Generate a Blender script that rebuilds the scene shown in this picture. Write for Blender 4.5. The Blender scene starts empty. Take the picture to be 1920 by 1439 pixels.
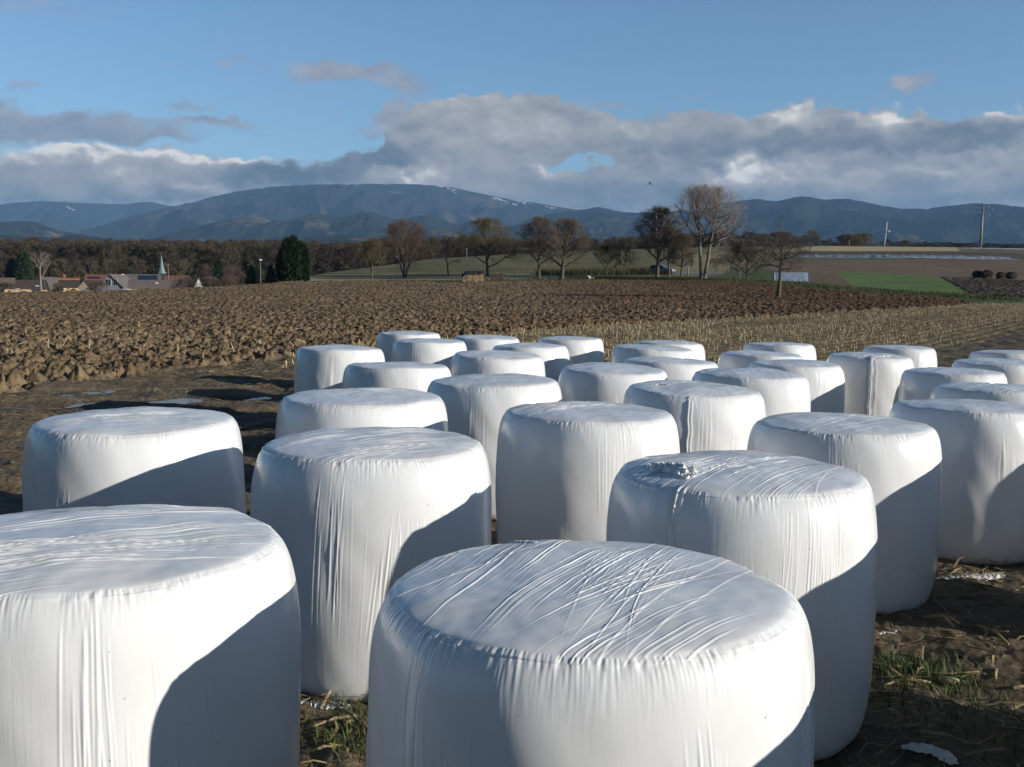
Q_TERRAIN = 1.0
HAZE_DENSITY = 4.6e-5
import bpy, math, random
import numpy as np
from mathutils import Vector

C = bpy.context.scene.collection
SC = bpy.context.scene
PI = math.pi
F, CX, CY = 1884.0, 960.0, 719.5              # lens in the photograph's own pixels
PITCH = math.atan((CY - 542.0) / F)
HC = 2.0                                      # eye height over the bale ground
CP, SP = math.cos(PITCH), math.sin(PITCH)

# ------------------------------------------------------------------ camera
cam_d = bpy.data.cameras.new('camera')
cam_d.sensor_width = 36.0
cam_d.lens = F / 1920.0 * 36.0
cam_d.clip_start, cam_d.clip_end = 0.1, 60000.0
cam = bpy.data.objects.new('camera', cam_d)
cam.location = (0, 0, HC)
cam.rotation_euler = (PI / 2 - PITCH, 0, 0)
C.objects.link(cam)
SC.camera = cam

# ------------------------------------------------------------------ sun and sky constants
SUN_AZ = math.radians(111.0)                  # clockwise from +Y
SUN_EL = math.radians(13.2)
SUN_STRENGTH = 5.0
SKY_STRENGTH = 0.10
SC.view_settings.view_transform = 'Standard'
SC.view_settings.look = 'None'
SC.view_settings.gamma = 1.0
SC.view_settings.use_curve_mapping = False
SC.view_settings.exposure = 0.40
SC.render.engine = 'CYCLES'
cy = SC.cycles
cy.use_denoising = True
cy.max_bounces = 6
cy.diffuse_bounces = 3
cy.glossy_bounces = 3
cy.transmission_bounces = 3
cy.volume_bounces = 0
cy.transparent_max_bounces = 8
cy.caustics_reflective = False
cy.caustics_refractive = False

sun_d = bpy.data.lights.new('sun', 'SUN')
sun_d.energy = SUN_STRENGTH
sun_d.angle = math.radians(0.5)
sun_d.color = (1.0, 0.95, 0.865)
sun = bpy.data.objects.new('sun', sun_d)
sd = Vector((math.sin(SUN_AZ) * math.cos(SUN_EL), math.cos(SUN_AZ) * math.cos(SUN_EL), math.sin(SUN_EL)))
sun.rotation_euler = sd.to_track_quat('Z', 'Y').to_euler()
sun.location = (30, -20, 30)
C.objects.link(sun)


# ------------------------------------------------------------------ projection helpers (build time only)
def ray(px, py):
    a, b = (px - CX) / F, (CY - py) / F
    return np.array((a, CP + b * SP, -SP + b * CP))


def sky(px, py):
    r = ray(px, py)
    return math.atan2(r[0], r[1]), r[2] / math.hypot(r[0], r[1])


def project(X, Y, Z):
    z = Z - HC
    d = Y * CP - z * SP
    u = Y * SP + z * CP
    d = np.where(np.abs(d) < 1e-6, 1e-6, d)
    return CX + F * X / d, CY - F * u / d, d


# ------------------------------------------------------------------ node helper
class NT:
    def __init__(self, tree):
        self.t = tree
        self.n = tree.nodes
        self.l = tree.links

    def new(self, kind, **kw):
        nd = self.n.new(kind)
        for k, v in kw.items():
            setattr(nd, k, v)
        return nd

    def put(self, sock, v):
        if isinstance(v, bpy.types.NodeSocket):
            self.l.new(v, sock)
        elif v is not None:
            sock.default_value = v

    def m(self, op, a, b=None, c=None, clamp=False):
        nd = self.new('ShaderNodeMath', operation=op, use_clamp=clamp)
        self.put(nd.inputs[0], a)
        if b is not None:
            self.put(nd.inputs[1], b)
        if c is not None:
            self.put(nd.inputs[2], c)
        return nd.outputs[0]

    def add(self, a, b): return self.m('ADD', a, b)
    def sub(self, a, b): return self.m('SUBTRACT', a, b)
    def mul(self, a, b): return self.m('MULTIPLY', a, b)
    def mad(self, a, b, c): return self.m('MULTIPLY_ADD', a, b, c)

    def step(self, v, lo, hi, a=0.0, b=1.0):
        nd = self.new('ShaderNodeMapRange', interpolation_type='SMOOTHSTEP')
        for i, x in enumerate((v, lo, hi, a, b)):
            self.put(nd.inputs[i], x)
        return nd.outputs[0]

    def xyz(self, x, y, z):
        nd = self.new('ShaderNodeCombineXYZ')
        for i, v in enumerate((x, y, z)):
            self.put(nd.inputs[i], v)
        return nd.outputs[0]

    def sep(self, v):
        nd = self.new('ShaderNodeSeparateXYZ')
        self.put(nd.inputs[0], v)
        return nd.outputs

    def noise(self, vec, scale, detail=4, rough=0.55, dist=0.0):
        nd = self.new('ShaderNodeTexNoise', noise_dimensions='3D')
        self.put(nd.inputs['Vector'], vec)
        nd.inputs['Scale'].default_value = scale
        nd.inputs['Detail'].default_value = detail
        nd.inputs['Roughness'].default_value = rough
        nd.inputs['Distortion'].default_value = dist
        return nd.outputs[0]

    def vor(self, vec, scale, feature='F1', rnd=1.0):
        nd = self.new('ShaderNodeTexVoronoi', feature=feature)
        self.put(nd.inputs['Vector'], vec)
        nd.inputs['Scale'].default_value = scale
        nd.inputs['Randomness'].default_value = rnd
        return nd

    def mix(self, f, a, b, kind='MIX'):
        nd = self.new('ShaderNodeMix', data_type='RGBA', blend_type=kind)
        self.put(nd.inputs[0], f)
        for i, v in ((6, a), (7, b)):
            if isinstance(v, tuple) and len(v) == 3:
                v = v + (1.0,)
            self.put(nd.inputs[i], v)
        return nd.outputs[2]

    def ramp(self, f, stops, interp='LINEAR'):
        nd = self.new('ShaderNodeValToRGB')
        cr = nd.color_ramp
        cr.interpolation = interp
        while len(cr.elements) < len(stops):
            cr.elements.new(0.5)
        for e, (p, c) in zip(cr.elements, stops):
            e.position = p
            e.color = tuple(c) + (1.0,) if len(c) == 3 else c
        self.put(nd.inputs[0], f)
        return nd.outputs[0]

    def bump(self, h, strength, dist, normal=None):
        nd = self.new('ShaderNodeBump')
        nd.inputs['Strength'].default_value = strength
        nd.inputs['Distance'].default_value = dist
        self.put(nd.inputs['Height'], h)
        if normal is not None:
            self.put(nd.inputs['Normal'], normal)
        return nd.outputs[0]

    def curve(self, v, pts):
        nd = self.new('ShaderNodeFloatCurve')
        cv = nd.mapping.curves[0]
        nd.mapping.use_clip = True
        pts = sorted(pts)
        while len(cv.points) < len(pts):
            cv.points.new(0.5, 0.5)
        for p, (x, y) in zip(cv.points, pts):
            p.location = (x, y)
            p.handle_type = 'AUTO_CLAMPED'
        nd.mapping.update()
        self.put(nd.inputs['Value'], v)
        return nd.outputs[0]


# ------------------------------------------------------------------ world: Nishita sky with a cloud deck in it
def build_world():
    w = bpy.data.worlds.new('World')
    SC.world = w
    w.use_nodes = True
    nt = NT(w.node_tree)
    nt.n.clear()
    out = nt.new('ShaderNodeOutputWorld')
    bg = nt.new('ShaderNodeBackground')
    bg.inputs['Strength'].default_value = SKY_STRENGTH
    nt.l.new(bg.outputs[0], out.inputs['Surface'])
    st = nt.new('ShaderNodeTexSky', sky_type='NISHITA')
    st.sun_disc = False
    st.sun_elevation = SUN_EL
    st.sun_rotation = SUN_AZ
    st.altitude = 300
    st.air_density = 1.0
    st.dust_density = 0.25
    st.ozone_density = 1.6

    tc = nt.new('ShaderNodeTexCoord')
    x, y, z = nt.sep(tc.outputs['Generated'])
    hyp = nt.m('SQRT', nt.add(nt.mul(x, x), nt.mul(y, y)))
    hyp = nt.m('MAXIMUM', hyp, 0.02)
    e0 = nt.m('DIVIDE', z, hyp)
    a0 = nt.m('ARCTAN2', x, y)

    # paler towards the horizon in front, deeper overhead and behind
    gain = nt.mul(nt.step(e0, 0.25, 1.0, 1.2, 0.44), nt.step(y, -0.5, 0.6, 0.45, 1.0))
    skyc = nt.mix(1.0, st.outputs[0], SKY_TINT, 'MULTIPLY')
    skyc = nt.mix(1.0, skyc, nt.xyz(gain, gain, gain), 'MULTIPLY')
    base = nt.xyz(a0, nt.mul(e0, 1.7), 3.1)
    lo = nt.noise(base, 7.0, 2, 0.5)
    mid = nt.noise(base, 26.0, 7, 0.58)
    a = nt.add(nt.mad(nt.sub(lo, 0.5), 0.10, a0), nt.mul(nt.sub(mid, 0.5), 0.05))
    mid2 = nt.noise(nt.xyz(a0, nt.mul(e0, 1.7), 9.7), 22.0, 7, 0.58)
    e = nt.add(e0, nt.mul(nt.sub(mid2, 0.5), 0.040))
    # cauliflower billows
    pb = nt.xyz(nt.add(a0, nt.mul(nt.sub(mid, 0.5), 0.030)), nt.mul(nt.add(e0, nt.mul(nt.sub(mid2, 0.5), 0.020)), 1.35), 1.0)
    v1 = nt.vor(pb, 34.0, 'F1')
    v2 = nt.vor(pb, 85.0, 'F1')
    bil = nt.add(nt.mul(v1.outputs['Distance'], 0.68), nt.mul(v2.outputs['Distance'], 0.32))
    ps = nt.xyz(nt.add(nt.add(a0, 0.004), nt.mul(nt.sub(mid, 0.5), 0.030)), nt.mul(nt.add(nt.add(e0, 0.005), nt.mul(nt.sub(mid2, 0.5), 0.020)), 1.35), 1.0)
    v1s = nt.vor(ps, 34.0, 'F1')
    v2s = nt.vor(ps, 85.0, 'F1')
    bils = nt.add(nt.mul(v1s.outputs['Distance'], 0.68), nt.mul(v2s.outputs['Distance'], 0.32))
    brel = nt.sub(bils, bil)
    e = nt.add(e, nt.mul(nt.sub(bil, 0.42), 0.016))

    def gauss(px, py, rx, ry, aa=a, ee=e):
        ca, ce = sky(px, py)
        dx = nt.m('DIVIDE', nt.sub(aa, ca), rx / F)
        dy = nt.m('DIVIDE', nt.sub(ee, ce), ry / F)
        return nt.m('POWER', 2.718, nt.mul(nt.add(nt.mul(dx, dx), nt.mul(dy, dy)), -1.0))

    def total(lst, aa=a, ee=e):
        s = None
        for px, py, rx, ry, k in lst:
            g = nt.mul(gauss(px, py, rx, ry, aa, ee), k)
            s = g if s is None else nt.add(s, g)
        return s

    # top edge of the big bank along the mountains
    top = [(-700, 300), (-300, 262), (0, 268), (120, 268), (250, 272), (400, 277), (520, 290), (590, 300), (640, 298),
           (680, 288), (715, 285), (742, 250), (765, 190), (800, 176), (900, 168), (1000, 172), (1080, 186),
           (1150, 200), (1220, 218), (1300, 212), (1390, 203), (1450, 196), (1540, 208), (1640, 202), (1700, 200),
           (1760, 222), (1830, 214), (1920, 196), (2100, 180), (2600, 240)]
    pts = []
    for px, py in top:
        aa, ee = sky(px, py)
        pts.append(((aa + 0.9) / 1.8, ee / 0.3))
    t = nt.mad(a, 1 / 1.8, 0.5)
    edge = nt.mul(nt.curve(t, pts), 0.3)
    bank = nt.step(nt.sub(edge, e), -0.002, 0.006)
    front = nt.step(y, 0.0, 0.25)
    bank = nt.mul(bank, front)
    gaps = total([(1085, 301, 44, 9, 0.95), (1150, 291, 46, 8, 0.95), (1052, 311, 24, 6, 0.6), (1250, 265, 30, 8, 0.5), (1165, 205, 60, 10, 0.7)])
    bank = nt.m('SUBTRACT', bank, nt.step(nt.add(gaps, nt.mul(nt.sub(mid, 0.5), 1.5)), 0.45, 0.95), clamp=True)

    wisp = total([(60, 232, 190, 26, 1.1), (-60, 220, 150, 30, 1.0), (395, 229, 100, 11, 0.85), (215, 248, 120, 10, 0.7),
                  (600, 132, 80, 17, 0.75), (690, 128, 75, 22, 0.72), (760, 158, 60, 14, 0.6), (425, 114, 50, 10, 0.55),
                  (300, 118, 40, 9, 0.4), (325, 195, 80, 9, 0.6), (60, 165, 60, 8, 0.55), (1682, 158, 52, 11, 0.72),
                  (1175, 192, 55, 12, 0.6), (1290, 178, 40, 6, 0.42), (70, 12, 150, 30, 0.45), (1770, 115, 60, 8, 0.3),
                  (735, 222, 40, 22, 0.75), (700, 255, 60, 10, 0.55), (640, 205, 50, 7, 0.35), (760, 205, 40, 28, 0.8),
                  (500, 255, 60, 5, 0.35), (615, 262, 30, 5, 0.4)])
    wisp_a = nt.step(nt.mul(wisp, nt.mad(mid, 1.2, 0.4)), 0.16, 0.85, 0.0, 0.88)

    # relief: the same noise looked up a little towards the sun
    p2 = nt.xyz(nt.add(a0, 0.012), nt.mul(nt.add(e0, 0.012), 1.7), 3.1)
    mid_s = nt.noise(p2, 26.0, 7, 0.58)
    rel = nt.sub(mid, mid_s)
    q1 = nt.xyz(nt.mul(a0, 1.0), nt.mul(e0, 2.0), 5.5)
    q2 = nt.xyz(nt.add(a0, 0.010), nt.mul(nt.add(e0, 0.012), 2.0), 5.5)
    big = nt.sub(nt.noise(q1, 9.0, 7, 0.52), nt.noise(q2, 9.0, 7, 0.52))
    bright = total([(1418, 318, 55, 20, 0.62), (1370, 330, 30, 22, 0.35), (1500, 330, 50, 14, 0.35), (1650, 330, 120, 10, 0.22),
                    (1660, 212, 45, 26, 0.42), (1462, 212, 40, 24, 0.45), (1560, 232, 80, 16, 0.22), (1905, 206, 50, 18, 0.45),
                    (800, 325, 45, 18, 0.42), (760, 335, 60, 14, 0.22), (1030, 322, 40, 18, 0.30), (900, 190, 120, 25, 0.13),
                    (250, 285, 330, 12, 0.42), (0, 282, 240, 12, 0.35), (480, 292, 90, 8, 0.45), (230, 325, 60, 14, 0.22), (370, 350, 60, 10, 0.2),
                    (1040, 225, 90, 22, 0.12), (930, 250, 120, 25, 0.10), (1230, 235, 60, 12, 0.18), (1880, 300, 90, 20, 0.12)])
    dark = total([(620, 325, 180, 26, 0.34), (690, 300, 60, 16, 0.22), (560, 310, 60, 16, 0.25), (460, 330, 60, 18, 0.18), (1400, 268, 260, 26, 0.24), (1750, 262, 200, 22, 0.22),
                  (1850, 245, 80, 18, 0.16), (1450, 365, 300, 18, 0.20), (200, 370, 420, 14, 0.28), (1150, 350, 200, 26, 0.15),
                  (1330, 322, 40, 26, 0.2), (740, 280, 50, 40, 0.18), (1800, 372, 200, 16, 0.18), (1060, 385, 300, 14, 0.18)])
    lum = nt.add(nt.mad(rel, 0.40, 0.47), nt.mad(nt.mul(brel, nt.mad(bright, 1.1, 0.22)), 1.0, nt.mul(big, 0.48)))
    lum = nt.add(lum, nt.mul(bright, nt.mad(mid, 1.5, 0.10)))
    lum = nt.sub(lum, nt.mul(dark, nt.mad(mid2, 0.8, 0.6)))
    ccol = nt.ramp(lum, [(0.0, (0.075, 0.098, 0.125)), (0.25, (0.15, 0.172, 0.20)), (0.45, (0.255, 0.262, 0.275)),
                         (0.7, (0.375, 0.365, 0.36)), (1.0, (0.70, 0.665, 0.62))])
    wl = nt.add(nt.mul(rel, 0.8), 0.44)
    wl = nt.sub(wl, nt.mul(total([(60, 240, 220, 22, 0.16), (395, 232, 90, 10, 0.08)]), 1.0))
    wcol = nt.ramp(wl, [(0.0, (0.12, 0.155, 0.22)), (0.45, (0.25, 0.26, 0.30)), (1.0, (0.46, 0.43, 0.43))])
    k = 1.0 / SKY_STRENGTH
    ccol = nt.mix(1.0, ccol, (k * CLOUD_K,) * 3, 'MULTIPLY')
    wcol = nt.mix(1.0, wcol, (k * CLOUD_K,) * 3, 'MULTIPLY')
    col = nt.mix(nt.mul(wisp_a, front), skyc, wcol)
    col = nt.mix(bank, col, ccol)
    nt.l.new(col, bg.inputs['Color'])
    w.cycles.sampling_method = 'MANUAL'
    w.cycles.sample_map_resolution = 512


SKY_TINT = (0.63, 0.785, 0.96)
CLOUD_K = 1.0
build_world()


# ------------------------------------------------------------------ numpy noise
def _hash(ix, iy, seed):
    h = (ix.astype(np.int64) * 374761393 + iy.astype(np.int64) * 668265263 + seed * 1442695041) & 0xffffffff
    h = ((h ^ (h >> 13)) * 1274126177) & 0xffffffff
    return ((h ^ (h >> 16)) & 0xffffff).astype(np.float32) / np.float32(0xffffff)


def perlin(x, y, seed=0):
    ix, iy = np.floor(x), np.floor(y)
    fx, fy = (x - ix).astype(np.float32), (y - iy).astype(np.float32)
    ix, iy = ix.astype(np.int64), iy.astype(np.int64)
    u = fx * fx * fx * (fx * (fx * 6 - 15) + 10)
    v = fy * fy * fy * (fy * (fy * 6 - 15) + 10)

    def g(a, b, dx, dy):
        t = _hash(a, b, seed) * np.float32(2 * PI)
        return np.cos(t) * dx + np.sin(t) * dy
    n00 = g(ix, iy, fx, fy)
    n10 = g(ix + 1, iy, fx - 1, fy)
    n01 = g(ix, iy + 1, fx, fy - 1)
    n11 = g(ix + 1, iy + 1, fx - 1, fy - 1)
    a = n00 + u * (n10 - n00)
    b = n01 + u * (n11 - n01)
    return (a + v * (b - a)) * 1.5


def fbm(x, y, seed=0, octv=4, gain=0.5, lac=2.03):
    s, amp, f = 0, 1.0, 1.0
    for i in range(octv):
        s = s + amp * perlin(x * f, y * f, seed + i * 17)
        amp *= gain
        f *= lac
    return s


def sstep(a, b, x):
    t = np.clip((x - a) / (b - a), 0, 1)
    return t * t * (3 - 2 * t)


# ------------------------------------------------------------------ object helpers
def tag(o, label=None, cat=None, group=None, kind=None):
    if label:
        o['label'] = label
    if cat:
        o['category'] = cat
    if group:
        o['group'] = group
    if kind:
        o['kind'] = kind
    return o


def empty(name, loc=(0, 0, 0), rz=0.0, label=None, cat=None, group=None):
    o = bpy.data.objects.new(name, None)
    o.empty_display_size = 0.3
    o.location = loc
    o.rotation_euler = (0, 0, rz)
    C.objects.link(o)
    return tag(o, label, cat, group)


def mesh_np(name, V, Q, mat, parent=None, smooth=True, uv=None, attr=None):
    """V (n,3) and Q (m,k) or a list of such face arrays -> one linked mesh object."""
    me = bpy.data.meshes.new(name)
    V = np.asarray(V, np.float32)
    Qs = Q if isinstance(Q, list) else [Q]
    Qs = [np.asarray(q, np.int32) for q in Qs if len(q)]
    nl = sum(q.size for q in Qs)
    npoly = sum(len(q) for q in Qs)
    me.vertices.add(len(V))
    me.vertices.foreach_set('co', V.ravel())
    me.loops.add(nl)
    me.polygons.add(npoly)
    li = np.concatenate([q.ravel() for q in Qs])
    tot = np.concatenate([np.full(len(q), q.shape[1], np.int32) for q in Qs])
    st = np.concatenate([[0], np.cumsum(tot)[:-1]]).astype(np.int32)
    me.loops.foreach_set('vertex_index', li)
    me.polygons.foreach_set('loop_start', st)
    me.polygons.foreach_set('loop_total', tot)
    me.polygons.foreach_set('use_smooth', np.full(npoly, smooth, bool))
    if uv is not None:
        ul = me.uv_layers.new(name='wrap')
        ul.data.foreach_set('uv', np.asarray(uv, np.float32)[li].ravel())
    if attr:
        for k, a in attr.items():
            at = me.attributes.new(k, 'FLOAT', 'POINT')
            at.data.foreach_set('value', np.asarray(a, np.float32))
    me.update(calc_edges=True)
    o = bpy.data.objects.new(name, me)
    if mat is not None:
        me.materials.append(mat)
    C.objects.link(o)
    if parent is not None:
        o.parent = parent
    return o


class MB:
    """collects boxes, prisms and tubes into one mesh"""

    def __init__(self):
        self.v, self.f = [], []

    def _add(self, vs, fs):
        b = len(self.v)
        self.v += [tuple(v) for v in vs]
        self.f += [tuple(i + b for i in f) for f in fs]
        return self

    def box(self, c, s, rz=0.0, taper=1.0):
        cx, cyy, cz = c
        sx, sy, sz = s[0] / 2, s[1] / 2, s[2] / 2
        ca, sa = math.cos(rz), math.sin(rz)
        vs = []
        for dz, k in ((-sz, 1.0), (sz, taper)):
            for dx, dy in ((-sx, -sy), (sx, -sy), (sx, sy), (-sx, sy)):
                dx, dy = dx * k, dy * k
                vs.append((cx + dx * ca - dy * sa, cyy + dx * sa + dy * ca, cz + dz))
        return self._add(vs, [(3, 2, 1, 0), (4, 5, 6, 7), (0, 1, 5, 4), (1, 2, 6, 5), (2, 3, 7, 6), (3, 0, 4, 7)])

    def prism(self, poly, y0, y1):
        """polygon in x,z swept along y"""
        n = len(poly)
        vs = [(x, y0, z) for x, z in poly] + [(x, y1, z) for x, z in poly]
        fs = [tuple(range(n)), tuple(range(2 * n - 1, n - 1, -1))]
        fs += [(i, i + n, (i + 1) % n + n, (i + 1) % n) for i in range(n)]
        return self._add(vs, fs)

    def tube(self, pts, rad, n=8):
        pts = [Vector(p) for p in pts]
        if not hasattr(rad, '__len__'):
            rad = [rad] * len(pts)
        vs = []
        for i, p in enumerate(pts):
            d = (pts[min(i + 1, len(pts) - 1)] - pts[max(i - 1, 0)]).normalized()
            u = d.orthogonal().normalized() if abs(d.z) < 0.99 else Vector((1, 0, 0))
            v = d.cross(u).normalized()
            u = v.cross(d)
            for k in range(n):
                t = 2 * PI * k / n
                vs.append(p + (u * math.cos(t) + v * math.sin(t)) * rad[i])
        fs = []
        for i in range(len(pts) - 1):
            for k in range(n):
                k2 = (k + 1) % n
                fs.append((i * n + k, i * n + k2, (i + 1) * n + k2, (i + 1) * n + k))
        fs.append(tuple(range(n - 1, -1, -1)))
        fs.append(tuple((len(pts) - 1) * n + k for k in range(n)))
        return self._add(vs, fs)

    def build(self, name, mat, parent=None, smooth=False, bevel=0.0):
        me = bpy.data.meshes.new(name)
        me.from_pydata(self.v, [], self.f)
        if smooth:
            me.polygons.foreach_set('use_smooth', [True] * len(me.polygons))
        me.materials.append(mat)
        o = bpy.data.objects.new(name, me)
        C.objects.link(o)
        if bevel:
            md = o.modifiers.new('bevel', 'BEVEL')
            md.width = bevel
            md.segments = 2
        if parent is not None:
            o.parent = parent
        return o


# ------------------------------------------------------------------ materials
def new_mat(name):
    mt = bpy.data.materials.new(name)
    mt.use_nodes = True
    nt = NT(mt.node_tree)
    b = nt.n['Principled BSDF']
    return mt, nt, b


def soil_mat(name, dark, mid, light, scale=1.0, rough=0.95, spec=0.2, bump=0.02, straw=0.0, straw_col=(0.33, 0.25, 0.12), extra=None):
    mt, nt, b = new_mat(name)
    tc = nt.new('ShaderNodeTexCoord').outputs['Object']
    n1 = nt.noise(tc, 0.35 * scale, 5, 0.6)
    n2 = nt.noise(tc, 5.0 * scale, 6, 0.65)
    v = nt.add(nt.mul(n1, 0.5), nt.mul(n2, 0.5))
    col = nt.ramp(v, [(0.34, dark), (0.5, mid), (0.64, light)])
    if extra:
        col = extra(nt, tc, col)
    if straw:
        sx, sy, sz = nt.sep(tc)
        s1 = nt.noise(nt.xyz(nt.mul(sx, 2.5), nt.mul(sy, 14), 0.0), 4.0, 3, 0.6)
        s2 = nt.noise(tc, 1.3, 3, 0.6)
        mk = nt.mul(nt.step(s1, 0.55, 0.68), nt.step(s2, 0.55 - straw * 0.4, 0.62 - straw * 0.2))
        col = nt.mix(mk, col, straw_col)
    nt.l.new(col, b.inputs['Base Color'])
    b.inputs['Roughness'].default_value = rough
    b.inputs['Specular IOR Level'].default_value = spec
    if bump:
        h = nt.add(nt.noise(tc, 22.0 * scale, 5, 0.7), nt.mul(nt.noise(tc, 7.0 * scale, 3, 0.6), 1.5))
        nt.l.new(nt.bump(h, 0.8, bump), b.inputs['Normal'])
    return mt


def plain_mat(name, col, rough=0.7, spec=0.4, metal=0.0, var=0.25, scale=3.0, bump=0.0, bump_scale=20.0):
    mt, nt, b = new_mat(name)
    tc = nt.new('ShaderNodeTexCoord').outputs['Object']
    n = nt.noise(tc, scale, 5, 0.6)
    lo = tuple(c * (1 - var) for c in col)
    hi = tuple(min(1, c * (1 + var)) for c in col)
    nt.l.new(nt.ramp(n, [(0.3, lo), (0.7, hi)]), b.inputs['Base Color'])
    b.inputs['Roughness'].default_value = rough
    b.inputs['Specular IOR Level'].default_value = spec
    b.inputs['Metallic'].default_value = metal
    if bump:
        nt.l.new(nt.bump(nt.noise(tc, bump_scale, 5, 0.65), 0.7, bump), b.inputs['Normal'])
    return mt


# ------------------------------------------------------------------ terrain height
_cr = [(-500, 120, 553), (0, 126, 551), (200, 132, 547), (400, 142, 539.5), (520, 152, 532), (575, 190, 518), (620, 220, 511),
       (680, 245, 503), (740, 270, 496), (790, 290, 487), (900, 315, 480), (1000, 335, 475), (1200, 365, 467), (1400, 400, 462),
       (1560, 410, 461), (1780, 415, 464), (1920, 420, 466), (2500, 430, 470)]
_ca, _crho, _cte = [], [], []
for _px, _rho, _py in _cr:
    _a, _t = sky(_px, _py)
    _ca.append(_a)
    _crho.append(_rho)
    _cte.append(_t)


def base_height(X, Y):
    X = np.asarray(X, np.float64)
    Y = np.asarray(Y, np.float64)
    rho = np.hypot(X, Y)
    al = np.arctan2(X, Y)
    rc = np.interp(al, _ca, _crho)
    te = np.interp(al, _ca, _cte)
    zc = HC + te * rc

    def zt(r):
        c = 0.000157 * np.maximum(np.minimum(r, 160) - 20, 0) ** 2
        return c + 0.044 * np.maximum(r - 160, 0)
    rr = np.minimum(rho, rc)
    delta = zc - zt(rc)
    z = zt(rr) + delta * np.maximum((rr - 70) / np.maximum(rc - 70, 1), 0) ** 2
    cross = -0.03 * np.clip(X, -16, 16) * (1 - sstep(20, 75, rho))
    floor = np.where(rc < 200, -1.5, np.minimum(zc - 4, 6))
    zb = np.maximum(zc - 0.03 * (rho - rc), floor)
    zb = zb + (9.0 - zb) * sstep(470, 640, rho)
    return np.where(rho <= rc, z, zb) + cross


def ground_at(x, y):
    return float(base_height(x, y))


def at(px, py, rmax=3000.0):
    """first point of the ground seen at a photograph pixel"""
    r = ray(px, py)
    t = np.concatenate([np.arange(1.5, 60, 0.05), np.arange(60, 460, 0.5)])
    P = t[:, None] * r[None, :]
    h = base_height(P[:, 0], P[:, 1])
    hit = np.nonzero(P[:, 2] + HC <= h)[0]
    i = hit[0] if len(hit) else len(t) - 1
    return Vector((P[i, 0], P[i, 1], h[i]))


def at_dist(px, py, rho):
    """the point at a horizontal distance on the line through a pixel"""
    r = ray(px, py)
    k = rho / math.hypot(r[0], r[1])
    return Vector((r[0] * k, r[1] * k, HC + r[2] * k))


PUDDLES = [(187, 734, 0.22, 0.045), (325, 752, 0.40, 0.08), (118, 742, 0.16, 0.03), (478, 746, 0.24, 0.03), (152, 758, 0.2, 0.03)]
PUDDLE_W = [(at(px, py), rx, ry) for px, py, rx, ry in PUDDLES]

_r0, _r1 = at(1560, 686), at(1900, 618)
_rd = (_r1 - _r0).normalized()
ROW_D, ROW_N = (_rd.x, _rd.y), (-_rd.y, _rd.x)               # the run of the maize rows, and across it

# zones in photograph pixels; each becomes a field of its own on the one terrain grid
ZONES = [
    ('ploughed_field', [(-900, 560), (-300, 549), (0, 547), (200, 543), (400, 536), (520, 529), (620, 527), (860, 530), (950, 529), (1100, 525),
                        (1300, 527), (1440, 531), (1500, 541), (1650, 551), (1780, 561), (1832, 570), (1700, 579), (1500, 590),
                        (1300, 602), (1100, 612), (1000, 621), (900, 632), (760, 640), (640, 655), (540, 668), (400, 690),
                        (250, 706), (120, 718), (0, 735), (-300, 760), (-900, 800)]),
    ('stubble_field', [(1832, 570), (1700, 579), (1500, 590), (1300, 602), (1100, 612), (1000, 621), (900, 632), (760, 640), (640, 655), (540, 668),
                       (520, 690), (700, 690), (1000, 684), (1500, 680), (1700, 668), (1800, 650), (1920, 622), (2800, 560), (2800, 540), (1990, 566)]),
    ('stubble_strip', [(560, 527), (575, 519), (700, 520), (860, 517), (1000, 514), (1080, 518), (1010, 524), (880, 527), (760, 526), (640, 527)]),
    ('grass_verge', [(620, 528), (640, 527), (760, 526), (880, 527), (1010, 524), (1090, 518), (1280, 519), (1340, 521), (1380, 500), (1450, 507), (1452, 527),
                     (1530, 531), (1600, 538), (1812, 553), (1920, 558), (2300, 590), (1990, 566), (1920, 568), (1832, 570), (1780, 561), (1650, 551), (1500, 541), (1440, 531),
                     (1300, 527), (1100, 525), (950, 529), (860, 530)]),
    ('winter_crop', [(1567, 512), (1640, 512), (1760, 519), (1790, 535), (1825, 555), (1720, 546), (1600, 537)]),
    ('tilled_bed', [(1512, 511), (1566, 512), (1600, 537), (1528, 531)]),
    ('dark_ploughed_field', [(1760, 519), (1920, 526), (2500, 548), (2500, 600), (1920, 559), (1825, 555), (1790, 535)]),
    ('gravel_track', [(1256, 511), (1300, 510), (1345, 511), (1450, 507), (1450, 509), (1340, 514), (1256, 515)]),
    ('fallow_field', [(1440, 508), (1440, 492), (1480, 486), (1660, 489), (1700, 486), (1920, 487), (2500, 490), (2500, 548), (1920, 526), (1760, 519), (1640, 512), (1512, 511)]),
    ('green_strip', [(1430, 492), (1490, 483), (1690, 484.5), (1660, 489), (1480, 490)]),
    ('earth_band', [(1470, 482), (1500, 471), (1800, 472), (1940, 476), (2500, 480), (2500, 487), (1700, 487), (1690, 484), (1490, 483)]),
    ('dry_grass_field', [(1440, 472), (1530, 462), (1790, 464), (1800, 471), (1500, 472)]),
    ('dry_hillside', [(1080, 519), (1000, 514), (1130, 505), (1300, 500), (1300, 478), (1440, 470), (1440, 495), (1350, 510)]),
    ('meadow', [(520, 531), (575, 500), (700, 480), (900, 465), (1500, 440), (2500, 440), (2500, 490), (1500, 488), (1440, 508), (1300, 520), (860, 530)]),
]


def in_poly(x, y, poly):
    r = np.zeros(len(x), bool)
    n = len(poly)
    for i in range(n):
        x0, y0 = poly[i]
        x1, y1 = poly[(i + 1) % n]
        if y0 == y1:
            continue
        c = (y0 > y) != (y1 > y)
        r ^= c & (x < (x1 - x0) * (y - y0) / (y1 - y0) + x0)
    return r


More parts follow.
